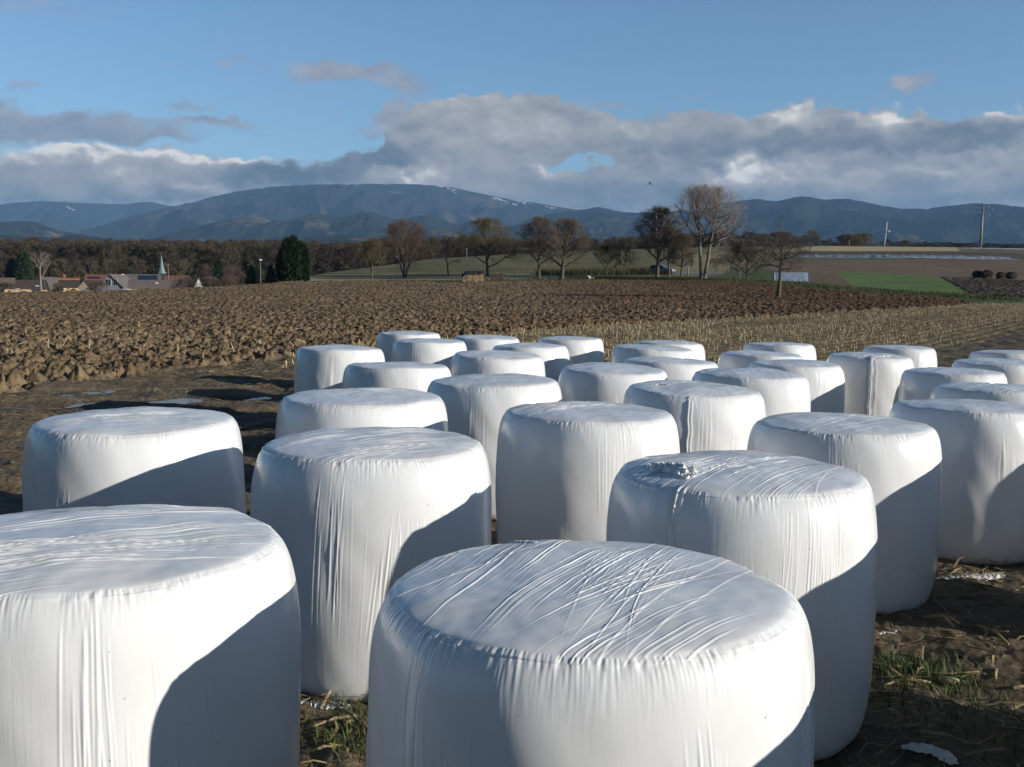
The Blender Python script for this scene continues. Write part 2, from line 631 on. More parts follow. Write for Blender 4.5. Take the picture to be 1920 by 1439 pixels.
def clod_bumps(x, y, far=0.0):
    """billowy lumps with deep pockets between them"""
    wx = x + 0.16 * perlin(x / 0.42, y / 0.42, 91)
    wy = y + 0.16 * perlin(x / 0.42, y / 0.42, 92)
    n0 = perlin(x / 1.6, y / 1.6, 10)
    n1 = perlin(wx / 0.44, wy / 0.44, 11)
    n2 = np.abs(perlin(wx / 0.25, wy / 0.25, 12))
    n3 = np.abs(perlin(wx / 0.15, wy / 0.15, 13))
    n4 = perlin(x / 0.07, y / 0.07, 14)
    lump = 0.05 * n0 + 0.075 * n1 + 0.18 * (n2 - 0.22) + 0.10 * (n3 - 0.22) + 0.018 * n4 * (1 - far)
    lump = lump - 0.18 * sstep(0.15, 0.45, perlin(wx / 0.34, wy / 0.34, 15))
    return lump + 0.06 * np.sin((y * 0.97 - x * 0.24) / 0.55 * 2 * PI / 2.2) + 0.05


def mud_bumps(x, y):
    m = 0.045 * perlin(x / 1.1, y / 1.1, 21) + 0.035 * perlin(x / 0.45, y / 0.45, 22) + 0.020 * np.abs(perlin(x / 0.17, y / 0.17, 23)) + 0.010 * perlin(x / 0.06, y / 0.06, 24)
    trk = np.sin((y - 0.42 * x - 16.6) * 2 * PI / 1.9)
    return m - 0.06 * sstep(0.45, 0.95, trk) * (x < -2.0)


def stubble_bumps(x, y):
    return (0.020 * np.sin((x * ROW_N[0] + y * ROW_N[1]) * 2 * PI / 0.75) + 0.035 * perlin(x / 0.75, y / 0.75, 11)
            + 0.012 * np.abs(perlin(x / 0.2, y / 0.2, 13)))


def build_terrain(quality=1.0):
    q = quality
    a_in = np.arange(-31.0, 31.001, 0.07 / q)
    a_mid = np.arange(31.4, 52, 0.4)
    a_out = np.arange(54, 180, 4.0)
    al = np.radians(np.concatenate([-a_out[::-1], -a_mid[::-1], a_in, a_mid, a_out, [180.0]]))
    rho = np.concatenate([[0.02, 0.5, 1.0], np.arange(1.5, 7, 0.05 / q), np.arange(7, 20, 0.045 / q), np.arange(20, 60, 0.09 / q),
                          np.arange(60, 160, 0.20 / q), np.arange(160, 430, 1.5), np.arange(430, 700, 10), np.geomspace(700, 22000, 26)])
    na, nr = len(al), len(rho)
    A, Rr = np.meshgrid(al, rho)
    X, Y = (Rr * np.sin(A)).ravel(), (Rr * np.cos(A)).ravel()
    R1 = Rr.ravel()
    Z = base_height(X, Y)
    # quads
    i = np.arange(nr - 1)[:, None] * na + np.arange(na - 1)[None, :]
    Q = np.stack([i, i + 1, i + na + 1, i + na], -1).reshape(-1, 4)
    qx, qy, qz = X[Q].mean(1), Y[Q].mean(1), Z[Q].mean(1)
    qr = np.hypot(qx, qy)
    zone = np.full(len(Q), -1, np.int32)
    sel = np.nonzero((qr > 12) & (qr < 440) & (np.abs(np.arctan2(qx, qy)) < math.radians(55)))[0]
    px, py, d = project(qx[sel], qy[sel], qz[sel])
    wob = fbm(qx[sel] / 3.0, qy[sel] / 3.0, 5, 3)
    py = py + wob * np.clip(120.0 / qr[sel], 0.25, 5.0)
    px = px + wob * 2.0
    front = np.full(len(sel), True)
    # behind a crest nothing of the picture's fields
    rc = np.interp(np.arctan2(qx[sel], qy[sel]), _ca, _crho)
    front &= qr[sel] <= rc + 6
    for k, (nm, poly) in enumerate(ZONES):
        free = (zone[sel] < 0) & front
        ins = in_poly(px, py, poly) & free
        zone[sel[ins]] = k
    # vertex weights for clod height
    wt = {}
    for k in (0, 1, 6):
        w = np.zeros(len(X), np.float32)
        c = np.zeros(len(X), np.float32)
        np.add.at(c, Q.ravel(), 1.0)
        np.add.at(w, Q[zone == k].ravel(), 1.0)
        w = (w / np.maximum(c, 1)).reshape(nr, na)
        for _ in range(3):
            w[1:-1] = (w[:-2] + w[1:-1] * 2 + w[2:]) / 4
        wt[k] = w.ravel()
    near = R1 < 175
    x, y = X[near], Y[near]
    dz = np.zeros(len(x))
    far = sstep(60, 150, R1[near])
    clods = clod_bumps(x, y, far)
    dz += wt[0][near] * clods
    dz += wt[6][near] * (0.5 * clods + 0.12 * np.sin((x * 0.9 + y * 0.45) * 2 * PI / 3.0))
    # stubble rows and wheel tracks
    dz += wt[1][near] * stubble_bumps(x, y)
    # the trodden mud round the bales
    mud = 1 - np.clip(wt[0][near] + wt[1][near], 0, 1)
    m = mud_bumps(x, y)
    dz += mud * m * (R1[near] < 120)
    for P, rx, ry in PUDDLE_W:
        rx2, ry2 = rx * 1.0, max(ry * 6.0, 0.3)
        g = np.exp(-(((x - P.x) / rx2) ** 2 + ((y - P.y) / ry2) ** 2) ** 1.5)
        dz += (-0.055 - dz) * np.clip(g * 1.25, 0, 1)
    Z = Z.copy()
    Z[near] += dz
    V = np.stack([X, Y, Z], -1)
    for k in range(-1, len(ZONES)):
        qk = Q[zone == k]
        if not len(qk):
            continue
        nm = 'ground' if k < 0 else ZONES[k][0]
        ids, inv = np.unique(qk, return_inverse=True)
        o = mesh_np(nm, V[ids], inv.reshape(-1, 4), FIELD_MAT[nm])
        tag(o, kind='structure')


FIELD_MAT = {
    'ground': soil_mat('trodden_mud', (0.060, 0.043, 0.026), (0.115, 0.085, 0.052), (0.19, 0.145, 0.09), 1.0, 0.85, 0.35, 0.02, straw=0.35),
    'ploughed_field': soil_mat('ploughed_earth', (0.120, 0.082, 0.047), (0.195, 0.138, 0.079), (0.275, 0.20, 0.12), 0.6, 0.95, 0.2, 0.03,
                               extra=lambda nt, tc, col: nt.mix(nt.step(nt.add(nt.mul(nt.sep(tc)[0], 0.02), nt.noise(tc, 0.03, 3)), 0.35, 1.1), col,
                                                                nt.mix(1.0, col, (0.56, 0.46, 0.45), 'MULTIPLY'))),
    'stubble_field': soil_mat('stubble_ground', (0.12, 0.092, 0.050), (0.20, 0.156, 0.084), (0.29, 0.23, 0.125), 1.0, 0.95, 0.2, 0.03, straw=0.8, straw_col=(0.36, 0.29, 0.16)),
    'stubble_strip': soil_mat('pale_stubble', (0.27, 0.21, 0.11), (0.40, 0.32, 0.18), (0.48, 0.39, 0.22), 0.5, 0.95, 0.2, 0.03),
    'grass_verge': soil_mat('verge_grass', (0.045, 0.055, 0.020), (0.085, 0.105, 0.036), (0.13, 0.15, 0.055), 0.8, 0.95, 0.2, 0.05),
    'winter_crop': soil_mat('green_crop', (0.085, 0.13, 0.034), (0.13, 0.20, 0.05), (0.18, 0.25, 0.07), 0.5, 0.95, 0.2, 0.04),
    'tilled_bed': soil_mat('tilled_earth', (0.12, 0.085, 0.05), (0.17, 0.12, 0.07), (0.22, 0.16, 0.10), 1.0, 0.95, 0.2, 0.04),
    'dark_ploughed_field': soil_mat('dark_earth', (0.070, 0.050, 0.036), (0.11, 0.080, 0.058), (0.16, 0.115, 0.085), 0.6, 0.95, 0.2, 0.04),
    'gravel_track': soil_mat('track_gravel', (0.16, 0.15, 0.135), (0.24, 0.225, 0.20), (0.32, 0.30, 0.27), 1.0, 0.95, 0.2, 0.02),
    'fallow_field': soil_mat('fallow_earth', (0.12, 0.080, 0.054), (0.18, 0.122, 0.082), (0.24, 0.17, 0.11), 0.25, 0.95, 0.2, 0.04,
                             extra=lambda nt, tc, col: nt.mix(nt.step(nt.noise(tc, 0.05, 3), 0.5, 0.62, 0.0, 0.5), col, (0.20, 0.165, 0.085))),
    'green_strip': soil_mat('strip_grass', (0.06, 0.085, 0.025), (0.09, 0.13, 0.04), (0.13, 0.17, 0.055), 0.5, 0.95, 0.2, 0.04),
    'earth_band': soil_mat('band_earth', (0.065, 0.048, 0.038), (0.10, 0.072, 0.055), (0.14, 0.10, 0.075), 0.3, 0.95, 0.2, 0.04),
    'dry_grass_field': soil_mat('dry_grass', (0.37, 0.29, 0.15), (0.46, 0.37, 0.20), (0.52, 0.42, 0.23), 0.2, 0.95, 0.2, 0.03),
    'dry_hillside': soil_mat('hillside_grass', (0.18, 0.145, 0.075), (0.28, 0.225, 0.115), (0.38, 0.30, 0.16), 0.3, 0.95, 0.2, 0.04),
    'meadow': soil_mat('meadow_grass', (0.075, 0.078, 0.030), (0.145, 0.130, 0.055), (0.27, 0.22, 0.105), 0.20, 0.95, 0.2, 0.05),
}
build_terrain(Q_TERRAIN)

# puddles: still water in the wheel tracks
mt_w, nt, b = new_mat('puddle_water')
b.inputs['Base Color'].default_value = (0.05, 0.045, 0.035, 1)
b.inputs['Roughness'].default_value = 0.03
b.inputs['IOR'].default_value = 1.33
tcw = nt.new('ShaderNodeTexCoord').outputs['Object']
nt.l.new(nt.bump(nt.noise(tcw, 6.0, 2), 0.03, 0.01), b.inputs['Normal'])
for P, rx, ry in PUDDLE_W:
    n = 28
    vs = [(0, 0, 0)] + [(rx * 1.15 * math.cos(t), max(ry * 6, 0.3) * 1.15 * math.sin(t), 0) for t in np.linspace(0, 2 * PI, n, endpoint=False)]
    fs = np.array([(0, 1 + i, 1 + (i + 1) % n) for i in range(n)])
    o = mesh_np('puddle', vs, fs, mt_w)
    o.location = (P.x, P.y, P.z - 0.022)
    tag(o, kind='structure')


# ------------------------------------------------------------------ mountains of the far range
def mountain_mat(name, forest, brown, patch_scale, brown_amt):
    mt, nt, b = new_mat(name)
    tc = nt.new('ShaderNodeTexCoord').outputs['Object']
    n1 = nt.noise(tc, 0.0011 * patch_scale, 6, 0.62)
    n2 = nt.noise(tc, 0.010 * patch_scale, 5, 0.65)
    col = nt.mix(nt.step(n1, 0.60 - brown_amt, 0.72 - brown_amt), forest, brown)
    at_l = nt.new('ShaderNodeAttribute', attribute_name='low')
    col = nt.mix(nt.mul(at_l.outputs['Fac'], nt.step(n1, 0.40, 0.62)), col, brown)
    col = nt.mix(nt.step(n2, 0.35, 0.7, 0.0, 0.5), col, (0.012, 0.018, 0.012))
    at_s = nt.new('ShaderNodeAttribute', attribute_name='snow')
    col = nt.mix(nt.mul(at_s.outputs['Fac'], nt.step(n2, 0.46, 0.58)), col, (0.75, 0.78, 0.82))
    nt.l.new(col, b.inputs['Base Color'])
    b.inputs['Roughness'].default_value = 1.0
    b.inputs['Specular IOR Level'].default_value = 0.0
    nt.l.new(nt.bump(nt.noise(tc, 0.012, 6, 0.7), 1.0, 60.0), b.inputs['Normal'])
    return mt


def mountain(name, line, D, depth, rough, mat, seed, snow=(), na=420, nd=90, foot=0.0):
    """a range whose skyline, at distance D, passes through the given pixels"""
    aa = [sky(px, py) for px, py in line]
    al = np.linspace(aa[0][0], aa[-1][0], na)
    top = np.interp(al, [a for a, t in aa], [t for a, t in aa])
    ker = np.ones(5) / 5
    top[2:-2] = np.convolve(top, ker, 'valid')
    t = np.concatenate([np.linspace(0, 1, nd), 1 + np.linspace(0.05, 1.0, 14)])     # 0 foot .. 1 crest .. 2 behind
    A, T = np.meshgrid(al, t)
    rho = D - depth * (1 - np.minimum(T, 1)) + np.maximum(T - 1, 0) * depth * 0.5
    X, Y = rho * np.sin(A), rho * np.cos(A)
    crest = HC + np.interp(A, al, top) * D
    base = 60.0
    tt = np.minimum(T, 1)
    shape = tt ** 1.5 * 0.75 + 0.25 * tt
    hgt = (crest - base)
    # spurs and side valleys running down the slope, fading out at the crest
    w = np.sin(np.clip(tt, 0, 1) * PI) ** 0.8
    s = depth / 3.5
    spur = fbm(X / s + 0.4 * perlin(X / s, Y / s, seed + 3), Y / (s * 1.6), seed, 5, 0.5)
    ridged = 0.5 - np.abs(fbm(X / (s * .7), Y / (s * 1.1), seed + 40, 4, 0.5))
    Z = base + hgt * shape + w * rough * 1.5 * (0.6 * spur + 0.9 * ridged - 0.15)
    Z += (0.016 * hgt * perlin(X / 160.0, Y / 160.0, seed + 9) + 7 * perlin(X / 60, Y / 60, seed + 8)) * (tt > 0.05)
    lim = HC + np.interp(A, al, top) * rho - 0.004 * D * (1 - tt) * 0.3
    Z = np.where(T <= 1, np.minimum(Z, lim), Z - np.maximum(T - 1, 0) * hgt * 0.6)
    Z = np.maximum(Z, base - 40)
    n, m = A.shape
    i = np.arange(n - 1)[:, None] * m + np.arange(m - 1)[None, :]
    Q = np.stack([i, i + 1, i + m + 1, i + m], -1).reshape(-1, 4)
    Xf, Yf, Zf = X.ravel(), Y.ravel(), Z.ravel()
    px, py, d = project(Xf, Yf, Zf)
    sn = np.zeros(len(Xf))
    for poly in snow:
        sn = np.maximum(sn, in_poly(px, py, poly).astype(float))
    low = 1 - sstep(0.10, 0.5, (Zf - base) / np.maximum(hgt.ravel(), 1))
    o = mesh_np(name, np.stack([Xf, Yf, Zf], -1), Q, mat, attr={'snow': sn, 'low': low})
    return tag(o, kind='structure')


MT_A = mountain_mat('mountain_forest', (0.024, 0.028, 0.027), (0.105, 0.085, 0.062), 1.5, 0.04)
MT_B = mountain_mat('foothill_forest', (0.032, 0.034, 0.026), (0.16, 0.125, 0.085), 2.2, 0.08)
MT_C = mountain_mat('dark_mountain_forest', (0.019, 0.024, 0.023), (0.080, 0.070, 0.055), 1.5, 0.0)
mountain('mountain', [(-900, 395), (-500, 372), (-200, 390), (0, 383), (60, 377), (100, 378), (150, 381), (230, 383), (280, 378), (322, 387),
                      (420, 392), (560, 400)], 15500, 4200, 210, MT_A, 3, snow=[[(120, 386), (128, 388), (148, 396), (138, 396)]])
mountain('mountain', [(150, 432), (200, 420), (255, 402), (330, 386), (400, 369), (440, 360), (500, 351), (560, 347), (650, 345), (720, 345), (790, 346),
                      (850, 352), (900, 363), (960, 375), (1000, 380), (1040, 387), (1085, 394), (1120, 390), (1170, 398), (1250, 402),
                      (1400, 415)], 12500, 5200, 260, MT_A, 11, na=700, nd=120,
         snow=[[(832, 350), (850, 354), (862, 361), (850, 360)], [(920, 369), (935, 371), (955, 379), (950, 381), (930, 375)],
               [(968, 376), (985, 377), (1000, 382), (985, 384), (972, 381)], [(1020, 386), (1045, 390), (1040, 393), (1022, 389)],
               [(960, 381), (972, 384), (966, 387)]])
mountain('mountain', [(1020, 402), (1080, 395), (1120, 388), (1175, 399), (1240, 398), (1300, 394), (1350, 382), (1385, 377), (1420, 373),
                      (1455, 378), (1505, 367), (1540, 374), (1595, 373), (1640, 383), (1690, 392), (1740, 391), (1790, 385), (1830, 381),
                      (1870, 383), (1920, 388), (2050, 396), (2300, 380), (2700, 400)], 9500, 3600, 190, MT_C, 23, na=620)
mountain('hill', [(-700, 430), (-200, 412), (0, 417), (55, 413), (110, 432), (190, 446), (290, 448), (345, 430), (400, 418), (440, 409), (490, 405), (530, 416),
                  (590, 400), (640, 408), (690, 396), (740, 412), (800, 403), (850, 420), (900, 412), (950, 426), (1010, 416), (1080, 420),
                  (1140, 408), (1200, 415), (1260, 408), (1330, 420), (1420, 410), (1500, 424), (1600, 430), (1750, 436), (1900, 440), (2300, 450)], 8000, 2600, 120, MT_B, 37, na=700)
mountain('hill', [(-300, 452), (0, 441), (60, 440), (100, 446), (140, 437), (190, 447), (230, 452), (420, 452), (560, 449), (640, 440), (700, 444), (770, 438), (800, 430), (850, 436), (900, 444), (1000, 446),
                  (1200, 448), (1400, 452)], 5200, 1400, 40, MT_B, 51, na=420, nd=50)

# ------------------------------------------------------------------ haze: one closed box of thin air
def build_haze():
    mt = bpy.data.materials.new('haze_air')
    mt.use_nodes = True
    nt = NT(mt.node_tree)
    nt.n.clear()
    out = nt.new('ShaderNodeOutputMaterial')
    pv = nt.new('ShaderNodeVolumePrincipled')
    pv.inputs['Color'].default_value = (0.33, 0.61, 1.0, 1)
    pv.inputs['Density'].default_value = HAZE_DENSITY
    pv.inputs['Anisotropy'].default_value = 0.0
    nt.l.new(pv.outputs[0], out.inputs['Volume'])
    me = bpy.data.meshes.new('haze')
    R, z0, z1 = 24000.0, -60.0, 1420.0
    vs = [(-R, -R, z0), (R, -R, z0), (R, R, z0), (-R, R, z0), (-R, -R, z1), (R, -R, z1), (R, R, z1), (-R, R, z1)]
    me.from_pydata(vs, [], [(3, 2, 1, 0), (4, 5, 6, 7), (0, 1, 5, 4), (1, 2, 6, 5), (2, 3, 7, 6), (3, 0, 4, 7)])
    me.materials.append(mt)
    o = bpy.data.objects.new('haze', me)
    C.objects.link(o)
    tag(o, 'thin blue haze in the air between the fields and the far mountains', None, None, 'stuff')


build_haze()


# ------------------------------------------------------------------ wrapped round bales
def film_mat():
    mt, nt, b = new_mat('white_stretch_film')
    uv = nt.new('ShaderNodeUVMap', uv_map='wrap').outputs[0]
    u, v, _ = nt.sep(uv)
    oi = nt.new('ShaderNodeObjectInfo').outputs['Random']
    sd = nt.mul(oi, 37.0)
    tc = nt.new('ShaderNodeTexCoord').outputs['Object']
    fine = nt.noise(nt.xyz(nt.mul(u, 55.0), nt.mul(v, 2.2), sd), 1.0, 5, 0.7)
    med = nt.noise(nt.xyz(nt.mul(u, 16.0), nt.mul(v, 1.1), nt.add(sd, 5.0)), 1.0, 4, 0.6)
    mask = nt.step(nt.noise(nt.xyz(nt.mul(u, 2.2), nt.mul(v, 1.6), nt.add(sd, 9.0)), 1.0, 3, 0.5), 0.40, 0.68, 0.25, 1.0)
    side = nt.step(v, 1.16, 1.24, 1.0, 0.0)
    at_t = nt.new('ShaderNodeAttribute', attribute_name='topness')
    side = nt.m('SUBTRACT', 1.0, at_t.outputs['Fac'], clamp=True)
    cr = nt.noise(tc, 9.0, 5, 0.6)
    h = nt.mul(nt.mul(nt.add(fine, nt.mul(med, 0.5)), mask), side)
    h = nt.add(h, nt.mul(cr, 0.5))
    nt.l.new(nt.bump(h, 0.30, 0.0036), b.inputs['Normal'])
    dirt = nt.noise(tc, 2.2, 5, 0.6)
    base = nt.mix(nt.step(dirt, 0.42, 0.75), (0.80, 0.80, 0.795), (0.74, 0.735, 0.72))
    vr = nt.vor(tc, 30.0)
    spk = nt.m('LESS_THAN', vr.outputs['Distance'], nt.mul(nt.m('MAXIMUM', nt.sub(nt.sep(vr.outputs['Color'])[0], 0.86), 0.0), 0.9))
    base = nt.mix(nt.mul(spk, 0.55), base, (0.22, 0.20, 0.17))
    x, y, z = nt.sep(tc)
    mud = nt.mul(nt.step(z, 0.0, 0.16, 1.0, 0.0), nt.step(nt.noise(tc, 12.0, 5, 0.7), 0.48, 0.66))
    base = nt.mix(nt.mul(mud, 0.55), base, (0.20, 0.15, 0.10))
    nt.l.new(base, b.inputs['Base Color'])
    nt.l.new(nt.mad(nt.noise(tc, 6.0, 3), 0.14, 0.15), b.inputs['Roughness'])
    b.inputs['IOR'].default_value = 1.5
    b.inputs['Specular IOR Level'].default_value = 0.55
    return mt


FILM = film_mat()
LOOSE = plain_mat('loose_white_film', (0.70, 0.70, 0.69), 0.45, 0.4, var=.15, scale=6)
PROF = np.array([(.80, 0.0), (.86, .008), (.915, .035), (.952, .085), (.977, .17), (.992, .30), (1.0, .45), (1.0, .60), (.995, .73), (.984, .82),
                 (.967, .885), (.944, .932), (.916, .960), (.885, .976), (.84, .986), (.70, .997), (.5, 1.006), (.25, 1.012), (.012, 1.014)])


def catmull(P, n):
    """n points along the profile, evenly by arc length; also the arc length"""
    from_t = np.arange(len(P))
    t = np.linspace(0, len(P) - 1, 1500)
    i = np.clip(t.astype(int), 0, len(P) - 2)
    f = (t - i)[:, None]
    p0, p1, p2, p3 = P[np.maximum(i - 1, 0)], P[i], P[i + 1], P[np.minimum(i + 2, len(P) - 1)]
    c = 0.5 * (2 * p1 + (p2 - p0) * f + (2 * p0 - 5 * p1 + 4 * p2 - p3) * f ** 2 + (3 * p1 - p0 - 3 * p2 + p3) * f ** 3)
    s = np.concatenate([[0], np.cumsum(np.hypot(*np.diff(c, axis=0).T))])
    wgt = 1.0 + 1.6 * sstep(0.85, 0.93, c[:, 1] / c[-1, 1])
    cw = np.concatenate([[0], np.cumsum(np.diff(s) * wgt[1:])])
    q = np.interp(np.linspace(0, cw[-1], n), cw, s)
    return np.stack([np.interp(q, s, c[:, 0]), np.interp(q, s, c[:, 1])], -1), q


def wrapped_bale(seed, X, Y, H, R=0.625, nth=360, ns=150, seams=(), tilt=None, strokes=1.0, face=0.0, top_dir=None, label=None, group='white wrapped round bales standing in the field'):
    rng = np.random.default_rng(seed)
    prof, arc = catmull(PROF * np.array((R, H)), ns)
    th = np.linspace(0, 2 * PI, nth, endpoint=False)
    T, S = np.meshgrid(th, np.arange(ns))
    r0, z0, s0 = prof[S, 0], prof[S, 1], arc[S]
    icr = np.argmin(np.abs(prof[:, 0] - 0.90 * R) + (prof[:, 1] < 0.8 * H) * 9)
    scr = arc[icr]
    nr = np.gradient(prof[:, 1])
    nz = -np.gradient(prof[:, 0])
    ln = np.hypot(nr, nz)
    nr, nz = (nr / ln)[S], (nz / ln)[S]
    a1, a2, a3 = rng.uniform(0, 2 * PI, 3)
    r = r0 * (1 + 0.016 * np.cos(2 * T + a1) + 0.008 * np.cos(3 * T + a2) + 0.008 * np.cos(T + a3) * (z0 / H))
    cs, sn = np.cos(T), np.sin(T)
    h = 0.010 * perlin(r0 * cs * 2.6 + seed, r0 * sn * 2.6 + z0 * 1.8, seed) + 0.004 * perlin(r0 * cs * 6 + z0 * 3, r0 * sn * 6 - z0 * 2, seed + 1)
    # slight hollow between the net wrap bulges
    top = sstep(scr - 0.02, scr + 0.05, s0)
    # rippled crease where the film folds over the rim
    w = np.exp(-((s0 - scr) / 0.022) ** 2)
    w2 = np.exp(-np.maximum(scr - s0, 0) / 0.05) * (s0 <= scr + 0.02)
    jit = 0.016 * perlin(T * 9, T * 0 + 3.3, seed + 5)
    wj = np.exp(-((s0 - scr - jit) / 0.013) ** 2)
    rp = perlin(T * min(32, nth / 12), s0 * 6, seed + 2)
    rp2 = perlin(T * min(58, nth / 9), s0 * 12, seed + 3)
    h += (0.0034 if nth > 700 else 0.0026) * wj * rp * sstep(-0.5, 0.4, perlin(T * 2.5, T * 0 + 7.7, seed + 11)) + 0.0022 * w2 * rp2 * sstep(-0.1, 0.5, perlin(T * 4, s0 * 0, seed + 4) + 0.4)
    h += 0.0
    # tension streaks down the side, in bundles
    dth = 2 * PI / nth
    nb = int(rng.integers(4, 7))
    bund = list(rng.uniform(0, 2 * PI, nb)) + [face + rng.uniform(-0.9, 0.9) for _ in range(3)]
    wmin = 0.0026 if nth > 700 else (0.006 if nth > 400 else 0.011)
    for bc in bund:
        n = int(rng.integers(14, 34) * strokes)
        zc = rng.uniform(0.3, 0.75) * H
        hz = rng.uniform(0.18, 0.42) * H
        sl = rng.uniform(-0.10, 0.10)
        for _ in range(n):
            t0 = bc + rng.normal(0, 0.10)
            z1 = zc - hz * rng.uniform(0.3, 1.0)
            z2 = zc + hz * rng.uniform(0.2, 1.0)
            wd = wmin * rng.uniform(0.8, 1.7)
            am = (0.0002 + 0.0019 * rng.uniform() ** 2.0) * (0.0036 / wmin) ** 0.6
            k0 = int(round((t0 - 0.10) / dth))
            k1 = int(round((t0 + 0.10) / dth)) + 1
            ks = np.arange(k0, k1) % nth
            rows = np.nonzero((prof[:, 1] > z1 - 0.02) & (prof[:, 1] < z2 + 0.02) & (prof[:, 0] > 0.9 * R))[0]
            if not len(rows):
                continue
            zz = prof[rows, 1][:, None]
            ctr = t0 + (sl + rng.normal(0, 0.02)) * (zz - zc) / R
            d = ((th[ks][None, :] - ctr + PI) % (2 * PI) - PI) * R
            env = sstep(z1, z1 + 0.12, zz) * (1 - sstep(z2 - 0.12, z2, zz))
            prf = np.exp(-(d / wd) ** 2) - 0.45 * np.exp(-((d - 1.8 * wd) / wd) ** 2)
            h[np.ix_(rows, ks)] += am * env * prf
    # creases of the film straps on the top
    px, py = r0 * cs, r0 * sn
    rt = np.nonzero(prof[:, 1] > 0.93 * H)[0]
    rt = rt[prof[rt, 0] < 0.9 * R]
    tx, ty = px[rt], py[rt]
    ht = np.zeros_like(tx)
    base_dir = rng.uniform(0, PI) if top_dir is None else top_dir
    wt0 = 0.0023 if nth > 700 else (0.0055 if nth > 400 else 0.011)
    nbun = int(rng.integers(5, 8))
    for bi in range(nbun):
        ang = base_dir + rng.normal(0, 0.10)
        off = rng.uniform(-0.42, 0.42)
        along0 = rng.uniform(-0.35, 0.25)
        bend = rng.uniform(-0.6, 0.6)
        fan = rng.uniform(-0.3, 0.3)
        n = int(rng.integers(12, 30) * strokes)
        sp = rng.uniform(0.008, 0.016)
        for k in range(n):
            o = off + (k - n / 2) * sp + rng.normal(0, sp * 0.8)
            L = rng.uniform(0.12, 0.42)
            al0 = along0 + rng.normal(0, 0.11)
            ca, sa = math.cos(ang), math.sin(ang)
            uu = tx * ca + ty * sa
            vv = -tx * sa + ty * ca
            du = uu - al0
            ctr = o + bend * 0.35 * du * du + fan * (k / n - 0.5) * 0.5 * du
            d = vv - ctr
            wd = wt0 * rng.uniform(0.75, 1.5)
            env = np.exp(-(du / L) ** 4)
            am = (0.0002 + 0.0014 * rng.uniform() ** 2.0) * (0.0040 / wt0) ** 0.5
            ht += am * env * (np.exp(-(d / wd) ** 2) - 0.5 * np.exp(-((d + 1.9 * wd) / wd) ** 2))
    # a few single film edges right across
    for _ in range(3):
        ang = base_dir + rng.normal(0, 0.3)
        ca, sa = math.cos(ang), math.sin(ang)
        o = rng.uniform(-0.4, 0.4)
        bend = rng.uniform(-0.5, 0.5)
        uu, vv = tx * ca + ty * sa, -tx * sa + ty * ca
        d = vv - o - bend * 0.4 * uu * uu
        ht += 0.0010 * np.exp(-(d / (wt0 * 1.3)) ** 2) + 0.0012 * sstep(-0.004, 0.004, d)
    ht += 0.0035 * perlin(tx * 5 + seed, ty * 5, seed + 6) + 0.0012 * perlin(tx * 17, ty * 17, seed + 7)
    fade = sstep(0.93 * H, 0.97 * H, prof[rt, 1])[:, None]
    h[rt] += ht * fade
    # hand-placed gathered seams: (theta, z low, z high, width, height)
    for (t0, z1, z2, wd, am) in seams:
        d = ((T - t0 + PI) % (2 * PI) - PI) * R
        d = d + 0.012 * perlin(z0 * 7, z0 * 0 + t0, seed + 8)
        env = sstep(z1, z1 + 0.10, z0) * (1 - sstep(z2 - 0.015, z2 + 0.01, z0)) * (r0 > 0.55 * R)
        h += am * env * (np.exp(-(d / wd) ** 2) - 0.8 * np.exp(-((d + 1.7 * wd) / (1.1 * wd)) ** 2) + 0.5 * np.exp(-((d - 2.6 * wd) / (0.7 * wd)) ** 2))
    rr = r + h * nr
    zz = z0 + h * nz
    V = np.stack([rr * cs, rr * sn, zz], -1).reshape(-1, 3)
    uv = np.stack([T * R, s0], -1).reshape(-1, 2)
    i = np.arange(ns - 1)[:, None] * nth + np.arange(nth)[None, :]
    j = np.arange(ns - 1)[:, None] * nth + (np.arange(nth)[None, :] + 1) % nth
    Q = np.stack([i, j, j + nth, i + nth], -1).reshape(-1, 4)
    cap_b = np.arange(nth)[::-1].reshape(1, -1)
    cap_t = ((ns - 1) * nth + np.arange(nth)).reshape(1, -1)
    root = empty('wrapped_bale', (X, Y, -0.03 * X - 0.015), 0.0, label, 'bale', group)
    if tilt is None:
        tilt = np.clip(rng.normal(0, 1, 2), -1.5, 1.5) * (0.016 if Y > 8 else 0.005)
    root.rotation_euler = (tilt[0], tilt[1] + 0.012, 0)
    mesh_np('film_wrap', V, [Q, cap_b, cap_t], FILM, root, uv=uv, attr={'topness': top.ravel()})
    return root


